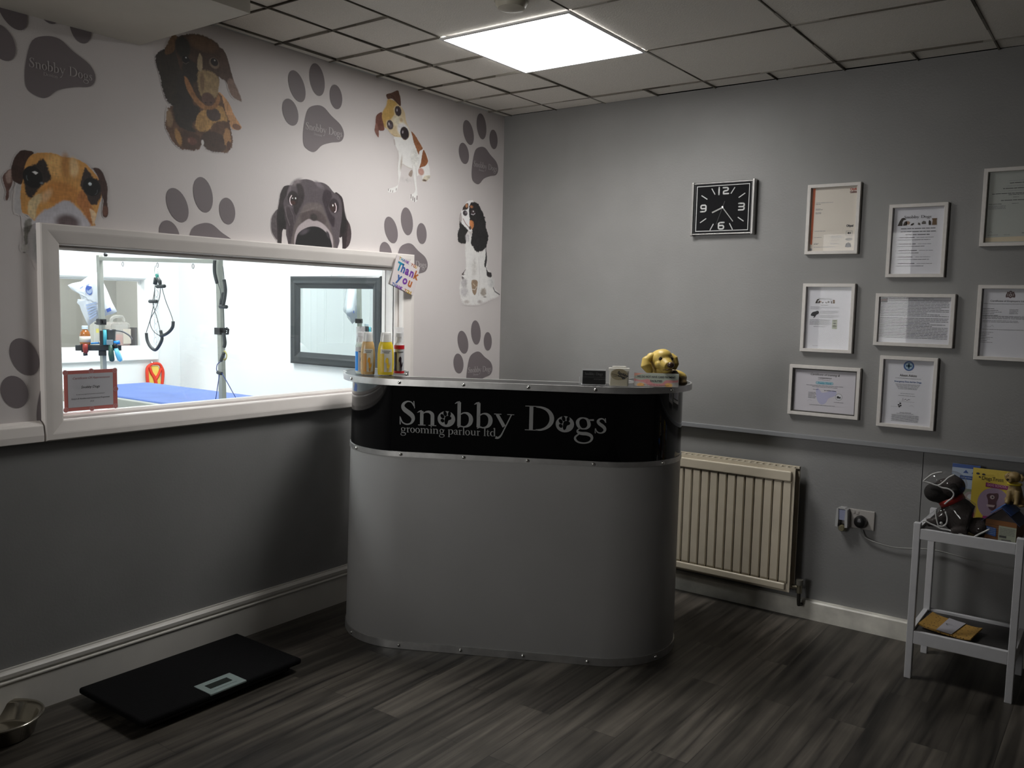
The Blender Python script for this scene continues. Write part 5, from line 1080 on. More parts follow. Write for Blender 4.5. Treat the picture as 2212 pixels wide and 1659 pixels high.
def p_city(b,w,h):
    og=mat('orange_stripe',(.55,.13,.05),.6)
    b.shape([(-w+.004,h-.001),(-w+.004,-h+.032),(-w+.010,-h+.027),(-w+.0125,-h+.032),(-w+.0155,h-.001)],.0006,og)
    b.text('City&',w-.033,h-.016,.0125,.0008,mat('logo_red',(.35,.05,.03),.6),width=.028,bold=.0005); b.text('Guilds',w-.033,h-.028,.0125,.0008,mat('logo_maroon',(.12,.03,.03),.6),width=.028,bold=.0005)
    for y,x1,m in [(.072,-.004,M_inkpale),(.066,-.055,M_inkgrey),(.047,-.052,M_inkpale),(.0425,-.046,M_inkgrey),(.031,-.052,M_inkpale),(.0265,-.052,M_inkgrey),(-.049,-.028,M_inkpale),(-.076,-.045,M_inkpale),(-.073,.042,M_inkpale),(-.079,.042,M_inkpale),(-.102,-.055,M_inkpale),(-.106,-.06,M_inkgrey),(-.101,.0,M_inkpale),(-.105,.03,M_inkpale),(-.118,.012,M_inkpale)]:
        x0=-w+.020 if x1<.0 else (-.006 if y<-.07 and y>-.11 else -w+.02)
        words(b,x0,x1,y,.0042,int(1000+y*5000),m)
    b.stroke([(-.002,-.094,.0012),(.003,-.086,.0014),(.006,-.094,.001),(.012,-.088,.0014),(.016,-.094,.001),(.022,-.086,.0012),(.03,-.091,.001)],.0009,M_inkgrey)
    b.text('Ofqual',w-.040,-.034,.0125,.0008,mat('dark_teal_ink',(.05,.05,.055),.6),width=.029,bold=.0006)
    b.ring(w-.040,-.073,w-.014,-.051,[(0,.0008),(.0012,.0008)],M_inkpale); b.disc((w-.030,-.061),.003,.005,.0009,M_ink); b.disc((w-.023,-.061),.003,.005,.0009,M_inkgrey)
    b.disc((w-.027,-.087),.0135,.0055,.0008,M_inkgrey); b.disc((w-.027,-.087),.012,.0042,.001,mat('seal_pale',(.45,.42,.38),.6)); words(b,w-.036,w-.018,-.087,.004,4,M_inkgrey,.0014)
    crest(b,w-.028,-.112,.012,M_inkgrey); b.disc((-w+.008,-h+.008),.006,.005,.0008,M_inkpale)
def p_rules(b,w,h):
    dogs_logo(b,-.078,.062,.148)
    for i,(a,c) in enumerate([(-.064,.068),(-.064,.068),(-.045,.046)]): words(b,a,c,.050-i*.0125,.0062,30+i,M_ink)
    for k in range(5):
        y=.014-k*.0265
        b.disc((-.079,y),.0014,.0014,.0009,M_ink,10); words(b,-.069,-.010+(k%3)*.006,y,.006,50+k,M_ink); words(b,-.002+(k%3)*.006,.062-.008*(k%2),y-.0004,.0045,60+k,M_inkpale); words(b,-.074,.050-.02*(k%3),y-.0100,.0045,70+k,M_inkgrey)
def p_dogpolicy(b,w,h):
    dogs_logo(b,-.058,.064,.084); words(b,-.034,-.002,.056,.0055,3,M_inkgrey)
    for i in range(3): words(b,-.078,.046 if i<2 else -.03,.048-i*.0045,.0036,80+i,M_inkpale)
    b.shape(cm([(-.075,.012),(-.068,.024),(-.055,.028),(-.046,.031),(-.040,.026),(-.042,.018),(-.050,.014),(-.056,.004),(-.064,-.002),(-.060,.006),(-.070,.008)],3),.0009,M_ink)
    for i in range(6): words(b,-.036,.044-(.02 if i%3==2 else 0),.030-i*.0048-(.004 if i>2 else 0),.0036,90+i,M_inkgrey)
    for i in range(6): words(b,-.078,.012-.006*(i%2),-.008-i*.0042,.0036,100+i,M_inkgrey)
    words(b,-.06,-.008,-.038,.004,7,M_inkgrey)
    b.box((.019,-.046,.0003),(.040,-.006,.0008),mat('photo_green_grey',(.33,.35,.27),.6)); b.disc((.0295,-.022),.006,.0025,.001,M_ink); b.disc((.0295,-.034),.0085,.004,.001,mat('photo_dark_green',(.10,.11,.07),.6)); words(b,.021,.038,-.011,.004,5,M_ink,.001)
    words(b,-.06,-.02,-.122,.003,8,M_inkpale)
def p_land(b,w,h):
    b.shape([(-w+.004,h-.022),(-w+.030,h-.022),(-w+.030,h-.004),(-w+.004,h-.004)],.0008,mat('logo_block',(.03,.015,.018),.6)); words(b,-w+.007,-w+.026,h-.012,.003,3,mat('logo_red',(.35,.05,.03),.6),.001)
    words(b,-w+.034,-.02,h-.006,.005,2,M_ink); words(b,-.015,.01,h-.006,.003,5,M_inkgrey); words(b,.03,.07,h-.006,.003,6,M_inkgrey)
    y=h-.014; i=0; rr=random.Random(9)
    while y>-h+.016:
        x0=-w+.034 if y>h-.024 else -w+.004
        words(b,x0,w-.008-(.12*rr.random() if rr.random()<.3 else .0),y,.0046,200+i,M_inkgrey if rr.random()<.75 else M_ink); y-=.0062 if rr.random()<.8 else .010; i+=1
def p_cert(b,w,h):
    b.text('Certificate of training &',0,h-.023,.0135,.0008,mat('cert_ink',(.07,.07,.07),.6),width=.125,align='CENTER',shear=.3); b.text('competence',0,h-.036,.012,.0008,mat('cert_ink'),width=.058,align='CENTER',shear=.3); words(b,-.028,.024,h-.042,.003,4,M_inkgrey)
    tl=mat('teal_logo',(.05,.30,.42),.5)
    b.shape([(-.032+.006*cos(a),h-.055+.006*sin(a)) for a in [pi/2+pi*i/8 for i in range(9)]]+[(.032+.006*cos(a),h-.055+.006*sin(a)) for a in [-pi/2+pi*i/8 for i in range(9)]],.0006,tl)
    b.shape([(-.032+.0048*cos(a),h-.055+.0048*sin(a)) for a in [pi/2+pi*i/8 for i in range(9)]]+[(.032+.0048*cos(a),h-.055+.0048*sin(a)) for a in [-pi/2+pi*i/8 for i in range(9)]],.0008,mat('teal_pale',(.35,.50,.55),.5))
    b.text('Freddys World',0,h-.0585,.010,.0011,tl,width=.060,align='CENTER',shear=.3,bold=.0004)
    words(b,-.078,.082,h-.067,.004,11,M_inkgrey); words(b,-.052,.058,h-.073,.004,12,M_inkgrey)
    b.shape(cm([(-.035,.0),(-.028,-.04),(-.01,-.058),(.01,-.05),(.02,-.03),(.05,-.015),(.052,.004),(.03,.006),(.012,-.002),(-.01,-.006),(-.02,.008),(-.03,.012)],3),.0005,mat('watermark_lilac',(.42,.42,.58),.6))
    words(b,-.048,-.025,.006,.004,13,M_inkgrey); words(b,0,.052,.004,.005,14,M_ink)
    for i in range(5): words(b,-.068,-.036+.003*(i%2),-.008-i*.0058,.004,20+i,M_inkgrey)
    b.disc((.064,-.02),.0155,.0155,.0006,mat('seal_grey',(.36,.36,.37),.6)); b.disc((.064,-.02),.0125,.0125,.0008,M_paper); b.shape([(.056,-.026),(.072,-.026),(.072,-.017),(.068,-.020),(.062,-.016),(.056,-.017)],.0010,M_ink)
    words(b,.045,.085,-.044,.0036,31,M_inkgrey); words(b,-.06,.05,-.062,.0036,32,M_inkgrey); b.stroke([(-.07,-.046,.0008),(-.06,-.041,.0008),(-.05,-.045,.0008)],.0008,M_inkpale)
def p_blue(b,w,h):
    b.disc((0,h-.024),.0205,.0205,.0006,mat('badge_blue',(.04,.10,.26),.5)); b.disc((0,h-.024),.0145,.0145,.0008,mat('badge_pale',(.30,.42,.50),.5))
    for a in (0,pi/2): b.bar((-.011*cos(a),h-.024-.011*sin(a)),(.011*cos(a),h-.024+.011*sin(a)),.0065,.001,mat('badge_navy',(.01,.06,.11),.5))
    words(b,-.018,.02,h-.050,.002,2,M_inkpale)
    b.text('Alison Atkins',0,h-.068,.0135,.0008,mat('cert_ink'),width=.066,align='CENTER',bold=.0002); words(b,-.05,.05,h-.076,.0028,3,M_inkgrey)
    b.text('Emergency First Aid for Dogs',0,h-.093,.009,.0008,mat('badge_blue'),width=.104,align='CENTER',bold=.0002)
    for i in range(5): words(b,-.048+.003*i,.048-.003*i,h-.101-i*.0048,.0034,10+i,M_inkgrey)
    words(b,-.026,.028,-.005,.003,16,M_inkgrey); words(b,-.034,.032,-.014,.003,17,M_inkgrey)
    b.stroke([(-.018,-.036,.001),(-.014,-.024,.0014),(-.012,-.034,.001),(-.004,-.027,.002),(.0,-.034,.0012),(.008,-.028,.002),(.014,-.03,.001)],.0009,M_ink); words(b,-.034,.03,-.039,.0018,18,M_inkgrey)
    for x,y in ((-.030,-.054),(-.024,-.047),(-.022,-.056),(-.027,-.061)): b.disc((x,y),.004,.0032,.0009,M_ink,12)
    words(b,-.06,-.024,-.062,.0018,19,M_inkgrey); b.stroke([(.012,-.056,.0008),(.02,-.052,.0008),(.03,-.058,.0008)],.0009,M_inkpale); words(b,-.024,.02,-.085,.0036,20,M_ink); words(b,-.036,.03,-.0895,.003,21,M_inkgrey)
    for i in range(7): words(b,-.056+.002*(i%2),.050,-.096-i*.0042,.0034,22+i,M_inkgrey)
def p_top(b,w,h):
    for i,(a,y,hh_,m) in enumerate([(.03,.100,.0035,M_inkpale),(.026,.091,.005,M_ink),(.036,.080,.0035,M_inkpale),(.048,.071,.005,M_ink),(.03,.062,.0035,M_inkpale),(.084,.052,.005,M_ink),(.028,.047,.004,M_ink),(.012,.037,.0035,M_inkgrey),(.052,.026,.005,M_ink)]): words(b,-a+.004,a,y,hh_,300+i,m)
    words(b,-.09,-.045,.013,.0035,5,M_ink); words(b,-.01,.012,.013,.0035,6,M_inkgrey)
    for i in range(3): words(b,-.09,-.03,.005-i*.005,.0035,7+i,M_inkgrey)
    b.shape([(-w+.002,-h+.004),(w-.03,-h+.004),(w-.03,-h+.024),(-w+.002,-h+.020)],.0005,mat('cream_strip',(.58,.50,.36),.6)); words(b,-.086,-.05,-.106,.003,3,M_inkgrey); words(b,-.03,-.01,-.106,.003,4,M_inkgrey); words(b,.03,.06,-.1,.004,6,M_ink); b.stroke([(-.08,-.096,.001),(-.075,-.092,.001),(-.07,-.097,.001)],.0009,M_inkgrey)
def p_crown(b,w,h):
    crest(b,.0,h-.022,.016,mat('crest_dark',(.10,.06,.06),.6)); b.text('Certificate of Employers Liability',0,h-.050,.0095,.0008,M_ink,width=.135,align='CENTER'); words(b,-.09,.08,h-.058,.003,2,M_inkgrey)
    for i in range(5): words(b,-.092,-.05+.012*(i%3),.055-i*.0065,.0036,10+i,M_inkgrey)
    for i in range(4): words(b,.0,.03,.052-i*.005,.0036,20+i,M_inkgrey)
    for i in range(3): words(b,-.09,.09,.026-i*.0046,.0042,30+i,M_inkgrey)
    for i in range(2): words(b,-.09,.035,.008-i*.005,.0036,40+i,M_inkgrey)
    b.stroke([(-.08,-.018,.0008),(-.077,-.008,.0008),(-.072,-.016,.0008),(-.06,-.015,.0008),(-.055,-.009,.0008),(-.05,-.016,.0008)],.0009,M_inkgrey); words(b,-.09,.09,-.026,.0034,44,M_inkgrey)
    for i in range(7): words(b,-.092,-.05-.01*(i%3),-.038-i*.0065,.0036,50+i,M_inkgrey)
paper_frame('white framed certificate with an orange stripe down its left edge',1.676,1.8985,1.6255,1.9255,p_city,M_cream)
paper_frame('white framed sheet of bullet points under a dog logo heading',2.016,2.238,1.526,1.8245,p_rules,M_paper)
paper_frame('white framed grey-green certificate at the upper right edge of the wall',2.356,2.578,1.646,1.946,p_top,mat('greenish_paper',(.40,.42,.39),.6))
paper_frame('white framed leaflet with a small dog silhouette, directly below the orange-striped certificate',1.678,1.899,1.2015,1.4995,p_dogpolicy,M_paper)
paper_frame('wide white framed sheet filled with small print and a dark logo block',1.984,2.286,1.2425,1.4595,p_land,M_paper)
paper_frame('white framed certificate with a crest, to the right of the small-print sheet',2.364,2.586,1.203,1.4965,p_crown,M_paper)
paper_frame('wide white framed certificate of training with a teal logo and dark inner edge',1.6375,1.9405,.919,1.141,p_cert,mat('lilac_paper',(.56,.54,.58),.6),inner=mat('slip_dark',(.05,.045,.04),.5))
paper_frame('white framed certificate with a round blue cross badge, lowest on the right',2.016,2.238,.9025,1.2005,p_blue,M_paper)

# ------------------------------------------------------------------ radiator, sockets, cable
M_rad=mat('radiator_cream',(.54,.48,.375),.4,noise=.05,nscale=14)
t=thing('radiator','cream ribbed panel radiator on the grey wall behind the desk','radiator',(1.36,.02,0))
X0,X1,Z0,Z1=-.36,.349,.128,.688; yF=-.120
b=MB(); n=16; pit=(X1-X0-.02)/n; vs=[]; zz=[Z0+.038,Z0+.05,Z1-.068,Z1-.056]; prof=[]
for i in range(n):
    x=X0+.01+i*pit
    prof+=[(x,0),(x+pit*.07,.0),(x+pit*.17,1),(x+pit*.90,1)]
prof.append((X1-.01,0))
for z,k in zip(zz,(0,1,1,0)):
    for x,d in prof: vs.append((x,yF+.011-.008*d*k,z))
m_=len(prof); b.add(vs,[(i*m_+j,i*m_+j+1,(i+1)*m_+j+1,(i+1)*m_+j) for i in range(3) for j in range(m_-1)],M_rad)
b.box((X0,yF+.011,Z0),(X1,yF+.015,Z1-.008),M_rad); b.build('front_panel',t)
b=MB(); b.box((X0+.004,yF-.004,Z1-.060),(X1-.012,yF+.012,Z1-.014),M_rad); b.build('top_rail',t,bevel=.006,seg=3)
b=MB(); b.box((X0+.004,yF-.001,Z0+.008),(X1-.018,yF+.012,Z0+.040),M_rad); b.build('bottom_rail',t,bevel=.006,seg=3)
b=MB(); b.box((X0,-.045,Z0),(X1,-.036,Z1-.005),M_rad); b.build('rear_panel',t)
b=MB(); 
for i in range(34): x=X0+.02+i*(X1-X0-.04)/33; b.box((x-.002,yF+.016,Z0+.03),(x+.002,-.046,Z1-.02),mat('radiator_fin',(.16,.14,.10),.6))
b.build('convector_fins',t)
b=MB(); b.box((X0,yF+.012,Z1-.012),(X1,yF+.022,Z1),M_rad); b.box((X0,-.052,Z1-.010),(X1,-.036,Z1),M_rad)
for i in range(24): x=X0+.02+i*(X1-X0-.04)/23; b.box((x-.008,yF+.022,Z1-.008),(x+.003,-.052,Z1-.003),M_rad)
b.build('top_grille',t)
b=MB(); b.box((X0+.1,-.036,Z1-.15),(X0+.13,-.001,Z1-.05),M_rad); b.box((X1-.13,-.036,Z1-.15),(X1-.1,-.001,Z1-.05),M_rad); b.box((X0+.1,-.036,Z0+.05),(X0+.13,-.001,Z0+.12),M_rad); b.build('wall_bracket',t)
b=MB(); b.tube([(X1,-.075,.150),(X1+.034,-.075,.150)],.0085,mat('valve_metal',(.20,.18,.13),.4,.7),12); b.tube([(X1+.034,-.075,.125),(X1+.034,-.075,.165)],.012,mat('valve_metal'),14); b.tube([(X1+.034,-.075,.162),(X1+.034,-.075,.186)],.0155,mat('valve_cap',(.12,.115,.095),.5),16)
b.tube([(X1+.034,-.075,.128),(X1+.034,-.075,.09),(X1+.034,-.07,.07),(X1+.034,-.035,.062)],.0085,mat('dark_pipe',(.02,.018,.014),.5),12); b.build('valve',t,smooth=2)
def wallx(x,z): return (x,.02,z)
t=thing('wall_socket','white double plug socket on the lower grey wall','socket',(1.953,.02,.484))
M_sock=mat('socket_white',(.38,.36,.34),.4)
b=MB(); b.M=WR.copy(); b.box((-.073,-.042,0),(.073,.042,.009),M_sock); b.build('face_plate',t,bevel=.003)
b=MB(); b.M=WR.copy(); b.box((-.002,.022,.009),(.008,.034,.011),M_sock); b.box((-.018,.022,.009),(-.008,.034,.011),M_sock); b.build('rocker_switch',t,bevel=.001)
t=thing('air_freshener','white plug-in air freshener with a pale lilac front plugged into the socket','air freshener',(1.899,.011,.485))
b=MB(); b.M=WR.copy(); 
for sx in (-1,1): b.prism([(sx*.023,.040),(sx*.015,.044),(sx*.013,.0),(sx*.015,-.040),(sx*.026,-.038)],.0,.038,mat('freshener_white',(.42,.42,.42),.35))
b.prism([(-.018,.040),(.018,.040),(.013,.046),(-.013,.046)],0,.036,mat('freshener_white')); b.build('shell',t)
b=MB(); b.M=WR.copy(); b.prism([(-.016,.038),(.016,.038),(.012,-.008),(-.012,-.008)],0,.034,mat('freshener_lilac',(.27,.29,.42),.35)); b.build('front_panel',t)
b=MB(); b.M=WR.copy(); b.lathe([(.016,0),(.017,.004),(.015,.028),(.011,.034)],milky('refill_glass',(.22,.20,.12),.7),18,c=(0,-.046,0)); o=b.build('refill',t,smooth=2)
t=thing('power_plug','black three-pin plug with a grey cable pushed into the right side of the socket','plug',(1.972,.011,.477))
b=MB(); b.M=WR.copy(); b.lathe([(.021,0),(.026,.006),(.026,.020),(.022,.030),(.014,.034),(0,.034)],mat('plug_black',(.008,.008,.008),.3),20,sx=1,sy=1.05); b.build('plug_body',t,smooth=2)
b=MB(); b.M=WR.copy(); b.shape([(-.007,.002),(.006,.002),(.006,.010),(-.007,.010)],.0345,M_inkgrey); b.build('fuse_mark',t)
b=MB(); pts=[(0,-.012,-.025),(.004,-.015,-.036),(.018,-.010,-.062),(.036,-.008,-.072),(.066,-.008,-.080),(.11,-.008,-.086),(.155,-.008,-.087),(.21,-.008,-.080),(.30,-.008,-.070),(.45,-.008,-.085),(.60,-.008,-.09)]
b.tube(cm(pts,5,False),.0032,mat('cable_grey',(.26,.26,.25),.5),8); b.build('cable',t,smooth=1)

# ------------------------------------------------------------------ white shelf unit and what is on it
M_wood=mat('white_wood',(.60,.60,.62),.45,noise=.03,nscale=30)
TX0,TX1,TYF,TYB=2.2585,2.6175,-.402,-.072
t=thing('shelf_unit','small white two-tier shelf table with dark shelves against the grey wall','shelf unit',((TX0+TX1)/2,(TYF+TYB)/2,0))
ox,oy=(TX0+TX1)/2,(TYF+TYB)/2; hx,hy=(TX1-TX0)/2,(TYB-TYF)/2; L_=.024
for sx in (-1,1):
    for sy in (-1,1):
        b=MB(); x=sx*(hx-L_/2) ; y=sy*(hy-.014); b.box((x-L_/2,y-.014,0),(x+L_/2,y+.014,.600),M_wood); b.build('leg',t,bevel=.002)
for z0,z1,nm in ((.540,.580,'upper'),(.139,.187,'lower')):
    for sy in (-1,1):
        b=MB(); b.box((-hx+L_,sy*(hy-.010)-.009,z0),(hx-L_,sy*(hy-.010)+.009,z1),M_wood); b.build('rail',t,bevel=.0015)
    for sx in (-1,1):
        b=MB(); b.box((sx*(hx-.010)-.009,-hy+.028,z0),(sx*(hx-.010)+.009,hy-.028,z1),M_wood); b.build('rail',t,bevel=.0015)
    b=MB(); b.box((-hx+.019,-hy+.019,z1-.022),(hx-.019,hy-.019,z1-.010),mat('dark_shelf',(.035,.033,.032),.45)); b.build('shelf_board',t)
SZ=.570
# dark dog figure in a clear raincoat
def TP(px,py,d=0,y=-.325): r=ray(px,py); k=(y-CAM[1])/r.y; return Vector((CAM[0]+k*r.x,y-d,CAM[2]+k*r.z))
o=Vector((2.37,-.325,SZ)); t=thing('toy_dog','dark brown toy dog in a clear hooded raincoat and red collar on the shelf unit','toy dog',tuple(o))
P=lambda px,py,d=0:tuple(TP(px,py,d)-o)
M_toy=mat('toy_brown',(.035,.027,.025),.85,noise=.2,nscale=120,bump=.5,bscale=300); M_toyd=mat('toy_black_fur',(.011,.009,.008),.9,bump=.5,bscale=300)
blob('body',[('t',[P(2052,1082),P(2066,1098),P(2082,1120),P(2096,1136)],[.040,.052,.060,.058]),('e',P(2116,1138),(.042,.048,.034)),('e',P(2072,1130),(.05,.045,.035)),('t',[P(2045,1110,.02),P(2025,1124,.03),P(2006,1126,.03)],[.026,.018,.015]),('t',[P(2090,1140,.04),P(2060,1146,.06)],[.02,.014])],M_toy,t,.004,5)
blob('head',[('e',P(2046,1056),(.046,.044,.040)),('e',P(2060,1050),(.040,.044,.038)),('t',[P(2044,1058),P(2030,1052,.01)],[.040,.034])],M_toy,t,.0035,5)
blob('muzzle',[('e',P(2023,1062,.02),(.040,.036,.036)),('e',P(2034,1068,.012),(.038,.038,.032))],M_toyd,t,.0035,5)
blob('ear',[('t',[P(2062,1044,.03),P(2066,1056,.045),P(2062,1068,.045)],[.012,.018,.010])],M_toyd,t,.003,4)
blob('ear',[('t',[P(2052,1030,-.02),P(2062,1040,-.03),P(2066,1056,-.03)],[.012,.018,.010])],M_toyd,t,.003,4)
b=MB(); c=Vector(P(2056,1080)); ax=(Vector(P(2066,1098))-Vector(P(2048,1066))).normalized(); e1=ax.cross(Vector((0,1,0))).normalized(); e2=ax.cross(e1)
rg=[c+(e1*cos(a)*.046+e2*sin(a)*.050) for a in [2*pi*i/28 for i in range(28)]]
b.add([tuple(q+ax*s_) for q in rg for s_ in (-.011,.011)],[(2*i,2*((i+1)%28),2*((i+1)%28)+1,2*i+1) for i in range(28)],mat('collar_red',(.30,.02,.015),.4)); o2=b.build('collar',t,smooth=1); sd=o2.modifiers.new('s','SOLIDIFY'); sd.thickness=.004
M_pvc=glass('clear_raincoat',(.93,.93,.93),.7,.07,.035)
blob('raincoat',[('t',[P(2056,1086),P(2066,1098),P(2082,1120),P(2100,1136)],[.050,.058,.066,.062]),('e',P(2120,1140),(.040,.05,.032)),('t',[P(2045,1108,.02),P(2010,1126,.03)],[.034,.024])],M_pvc,t,.005,4)
blob('hood',[('e',P(2054,1044),(.056,.052,.048)),('e',P(2030,1034),(.045,.046,.032))],M_pvc,t,.005,4)
M_pipe=mat('white_piping',(.50,.50,.49),.5)
for L in [[(2002,1034),(2009,1028),(2020,1020),(2032,1016),(2043,1015)],[(2001,1034),(2016,1038),(2033,1043),(2046,1035),(2056,1026),(2068,1020)],[(2033,1043),(2042,1048),(2054,1050),(2063,1055),(2067,1062),(2063,1070),(2054,1077),(2047,1083)],
          [(2001,1120),(2006,1119),(2016,1124),(2030,1130),(2040,1135),(2056,1138),(2074,1144),(2092,1151)],[(2092,1153),(2104,1155),(2120,1147),(2143,1136)],[(2028,1096),(2029,1108),(2033,1126),(2037,1134)],[(2049,1099),(2053,1112),(2051,1124),(2043,1130),(2036,1129)]]:
    b=MB(); b.tube(cm([P(a,c,.062) for a,c in L],4,False),.0030,M_pipe,8); b.build('piping',t,smooth=1)
b=MB(); b.ell(P(2040,1123,.064),(.0055,.003,.0055),M_pipe,12,8); b.build('snap_button',t,smooth=1)
# leaflets behind it
def flyer(label,x0,x1,z0,z1,y,draw,lean=.02,m=None,bg=(.6,.6,.6),name='leaflet'):
    t=thing(name,label,'leaflet',((x0+x1)/2,y,z0)); hw=(x1-x0)/2; H=z1-z0
    M=Matrix(((1,0,0,0),(0,lean/H,-1,0),(0,1,lean/H,0),(0,0,0,1)))
    b=MB(); b.M=M; b.box((-hw,0,-.003),(hw,H,-.0004),mat(name+'_stock%g'%x0,bg,.5)); b.build('sheet',t)
    b=MB(); b.M=M.copy(); draw(b,hw,H); b.build('print',t); return t
def d_yellow(b,w,h):
    pu=mat('flyer_purple',(.22,.03,.12),.5); li=mat('flyer_lilac',(.30,.22,.30),.5); 
    b.shape([(-w,0),(w,0),(w,h),(-w,h)],0,mat('flyer_yellow',(.56,.42,.05),.5))
    b.disc((.012,h*.38),.056,.062,.0005,li); b.shape([(-.02,h*.68),(.062,h*.66),(.056,h*.70),(.062,h*.735),(-.02,h*.755)],.0010,pu); b.text('DOG SCHOOL',-.014,h*.695,.0125,.0014,mat('flyer_pink',(.5,.25,.35),.5),width=.066,bold=.0004)
    b.text('DogsTrust',-.036,h*.80,.020,.001,mat('flyer_ink',(.16,.12,.02),.5),width=.074,bold=.0003); b.disc((-.050,h*.90),.006,.004,.001,M_ink); b.disc((-.030,h*.895),.006,.0035,.001,M_ink); b.disc((-.043,h*.84),.003,.003,.001,M_ink)
    br=mat('flyer_dogbrown',(.10,.05,.06),.5); b.shape(cm([(-.008,h*.44),(-.014,h*.52),(-.006,h*.56),(.010,h*.57),(.024,h*.58),(.026,h*.50),(.020,h*.42),(.022,h*.34),(.010,h*.26),(-.004,h*.30)],3),.0012,br); b.disc((.006,h*.50),.008,.008,.0016,mat('flyer_pale',(.45,.36,.36),.5)); b.disc((.007,h*.50),.003,.003,.002,M_ink); b.shape([(-.012,h*.36),(.018,h*.36),(.014,h*.32),(-.010,h*.32)],.0016,mat('flyer_pale'))
    b.shape([(-.03,h*.02),(.05,h*.06),(.05,h*.16),(-.02,h*.14)],.001,mat('flyer_magenta',(.26,.02,.13),.5))
flyer('yellow dog school leaflet with a purple banner standing on the shelf unit',2.400,2.535,SZ,.782,-.098,d_yellow)
def d_blue(b,w,h):
    b.shape([(-w,h*.55),(w,h*.55),(w,h),(-w,h)],.0004,mat('pack_paleblue',(.30,.36,.45),.4)); b.shape([(-w,h*.93),(w,h*.93),(w,h),(-w,h)],.0008,mat('pack_navy',(.01,.05,.22),.4)); b.shape([(-w+.03,h*.72),(w-.004,h*.72),(w-.004,h*.79),(-w+.03,h*.79)],.0008,mat('pack_navy')); b.shape([(-w,h*.0),(w,h*.0),(w,h*.56),(-w,h*.56)],.0003,mat('pack_greygreen',(.16,.18,.13),.5))
    b.shape([(-.01,h*.84),(.0,h*.90),(.01,h*.84)],.001,mat('pack_navy')); b.shape([(.02,h*.84),(.03,h*.90),(.04,h*.84)],.001,mat('pack_navy')); words(b,-w+.034,w-.008,h*.755,.005,4,mat('pack_paleblue'),.0012)
    b.disc((.02,h*.38),.02,.026,.0008,mat('pack_pinkgrey',(.28,.22,.22),.5)); b.disc((.022,h*.40),.010,.012,.0012,mat('pack_white',(.45,.45,.45),.5))
flyer('blue and white printed pack standing behind the toy dog',2.318,2.418,SZ,.782,-.045,d_blue,name='printed_pack')
# charity kennel box
kx,ky=2.545,-.300; t=thing('collection_box','cardboard kennel collection box with blue roof and brick pattern on the shelf unit','collection box',(kx,ky,SZ),rad(-6))
bk=mat('kennel_brick',(.22,.085,.02),.6); bl_=mat('kennel_blue',(.012,.05,.20),.45); bl2_=mat('kennel_dark_blue',(.015,.025,.075),.5); br_=mat('kennel_bright_blue',(.0,.12,.42),.45)
b=MB(); hw,hd,hz=.050,.062,.076
b.box((-hw,-hd,0),(hw,hd,hz),bk)
for i in range(8): b.box((-hw-.0006,-hd-.0006,.006+i*.0072),(hw,hd,.0072+i*.0072),mat('kennel_mortar',(.06,.028,.012),.6))
b.add([(-hw+.0,-hd,hz),(hw,-hd,hz),(0,-hd,hz+.045)],[(0,1,2)],mat('kennel_dark',(.05,.035,.03),.6)); b.build('walls',t)
b=MB(); b.add([(-hw-.012,-hd-.012,hz-.008),(0,-hd-.012,hz+.050),(0,hd,hz+.050),(-hw-.012,hd,hz-.008)],[(0,1,2,3)],bl2_); b.add([(hw+.012,-hd-.012,hz-.008),(0,-hd-.012,hz+.050),(0,hd,hz+.050),(hw+.012,hd,hz-.008)],[(3,2,1,0)],bl2_)
b.add([(-.034,-hd-.013,hz+.026),(0,-hd-.013,hz+.053),(0,hd,hz+.053),(-.034,hd,hz+.026)],[(0,1,2,3)],br_)
b.add([(.034,-hd-.013,hz+.026),(0,-hd-.013,hz+.053),(0,hd,hz+.053),(.034,hd,hz+.026)],[(3,2,1,0)],bl_); o3=b.build('roof',t); sd=o3.modifiers.new('s','SOLIDIFY'); sd.thickness=.002
b=MB(); b.M=Matrix(((1,0,0,0),(0,0,-1,0),(0,1,0,0),(0,0,0,1))); b.shape([(-.006,.0),(.05,.0),(.05,.058),(-.006,.058)],hd+.0015,mat('poster_pale',(.33,.35,.27),.6))
for i in range(5): words(b,-.003,.046,.050-i*.0055,.0035,60+i,M_inkgrey,hd+.002)
b.shape([(-.003,.016),(.02,.016),(.02,.024),(-.003,.024)],hd+.002,mat('poster_dark',(.06,.06,.06),.6)); b.shape([(.0,.002),(.04,.002),(.034,.012),(.006,.010)],hd+.002,mat('poster_grey',(.14,.14,.13),.6))
b.shape([(-.046,.020),(-.014,.016),(-.014,.046),(-.046,.050)],hd+.002,mat('panel_blue',(.02,.08,.28),.5))
for i in range(4): words(b,-.044,-.016,.044-i*.0065,.0035,70+i,mat('pack_paleblue'),hd+.0026)
b.build('poster',t)
# small dog figure on the kennel roof
o=Vector((2.567,-.29,SZ+.124)); t=thing('puppy_figurine','small tan puppy figure with a yellow collar sitting on the blue kennel roof','figurine',tuple(o),facing(2.565,-.30)-.25)
M_pup=mat('puppy_tan',(.26,.18,.07),.5,noise=.15,nscale=60)
blob('body',[('t',[(0,.01,.02),(0,.0,.05),(-.002,-.002,.078)],[.028,.024,.019]),('e',(.014,.016,.014),(.022,.024,.016)),('e',(-.016,.016,.014),(.02,.024,.016)),('t',[(-.012,-.014,.055),(-.014,-.024,.02),(-.016,-.030,.006)],[.011,.008,.008]),('t',[(.012,-.014,.055),(.014,-.024,.02),(.014,-.030,.006)],[.011,.008,.008]),('e',(.026,-.016,.005),(.012,.016,.006))],M_pup,t,.0022,4)
blob('head',[('e',(-.004,-.004,.104),(.023,.023,.020)),('t',[(-.008,-.014,.100),(-.014,-.034,.096)],[.015,.010])],M_pup,t,.002,3)
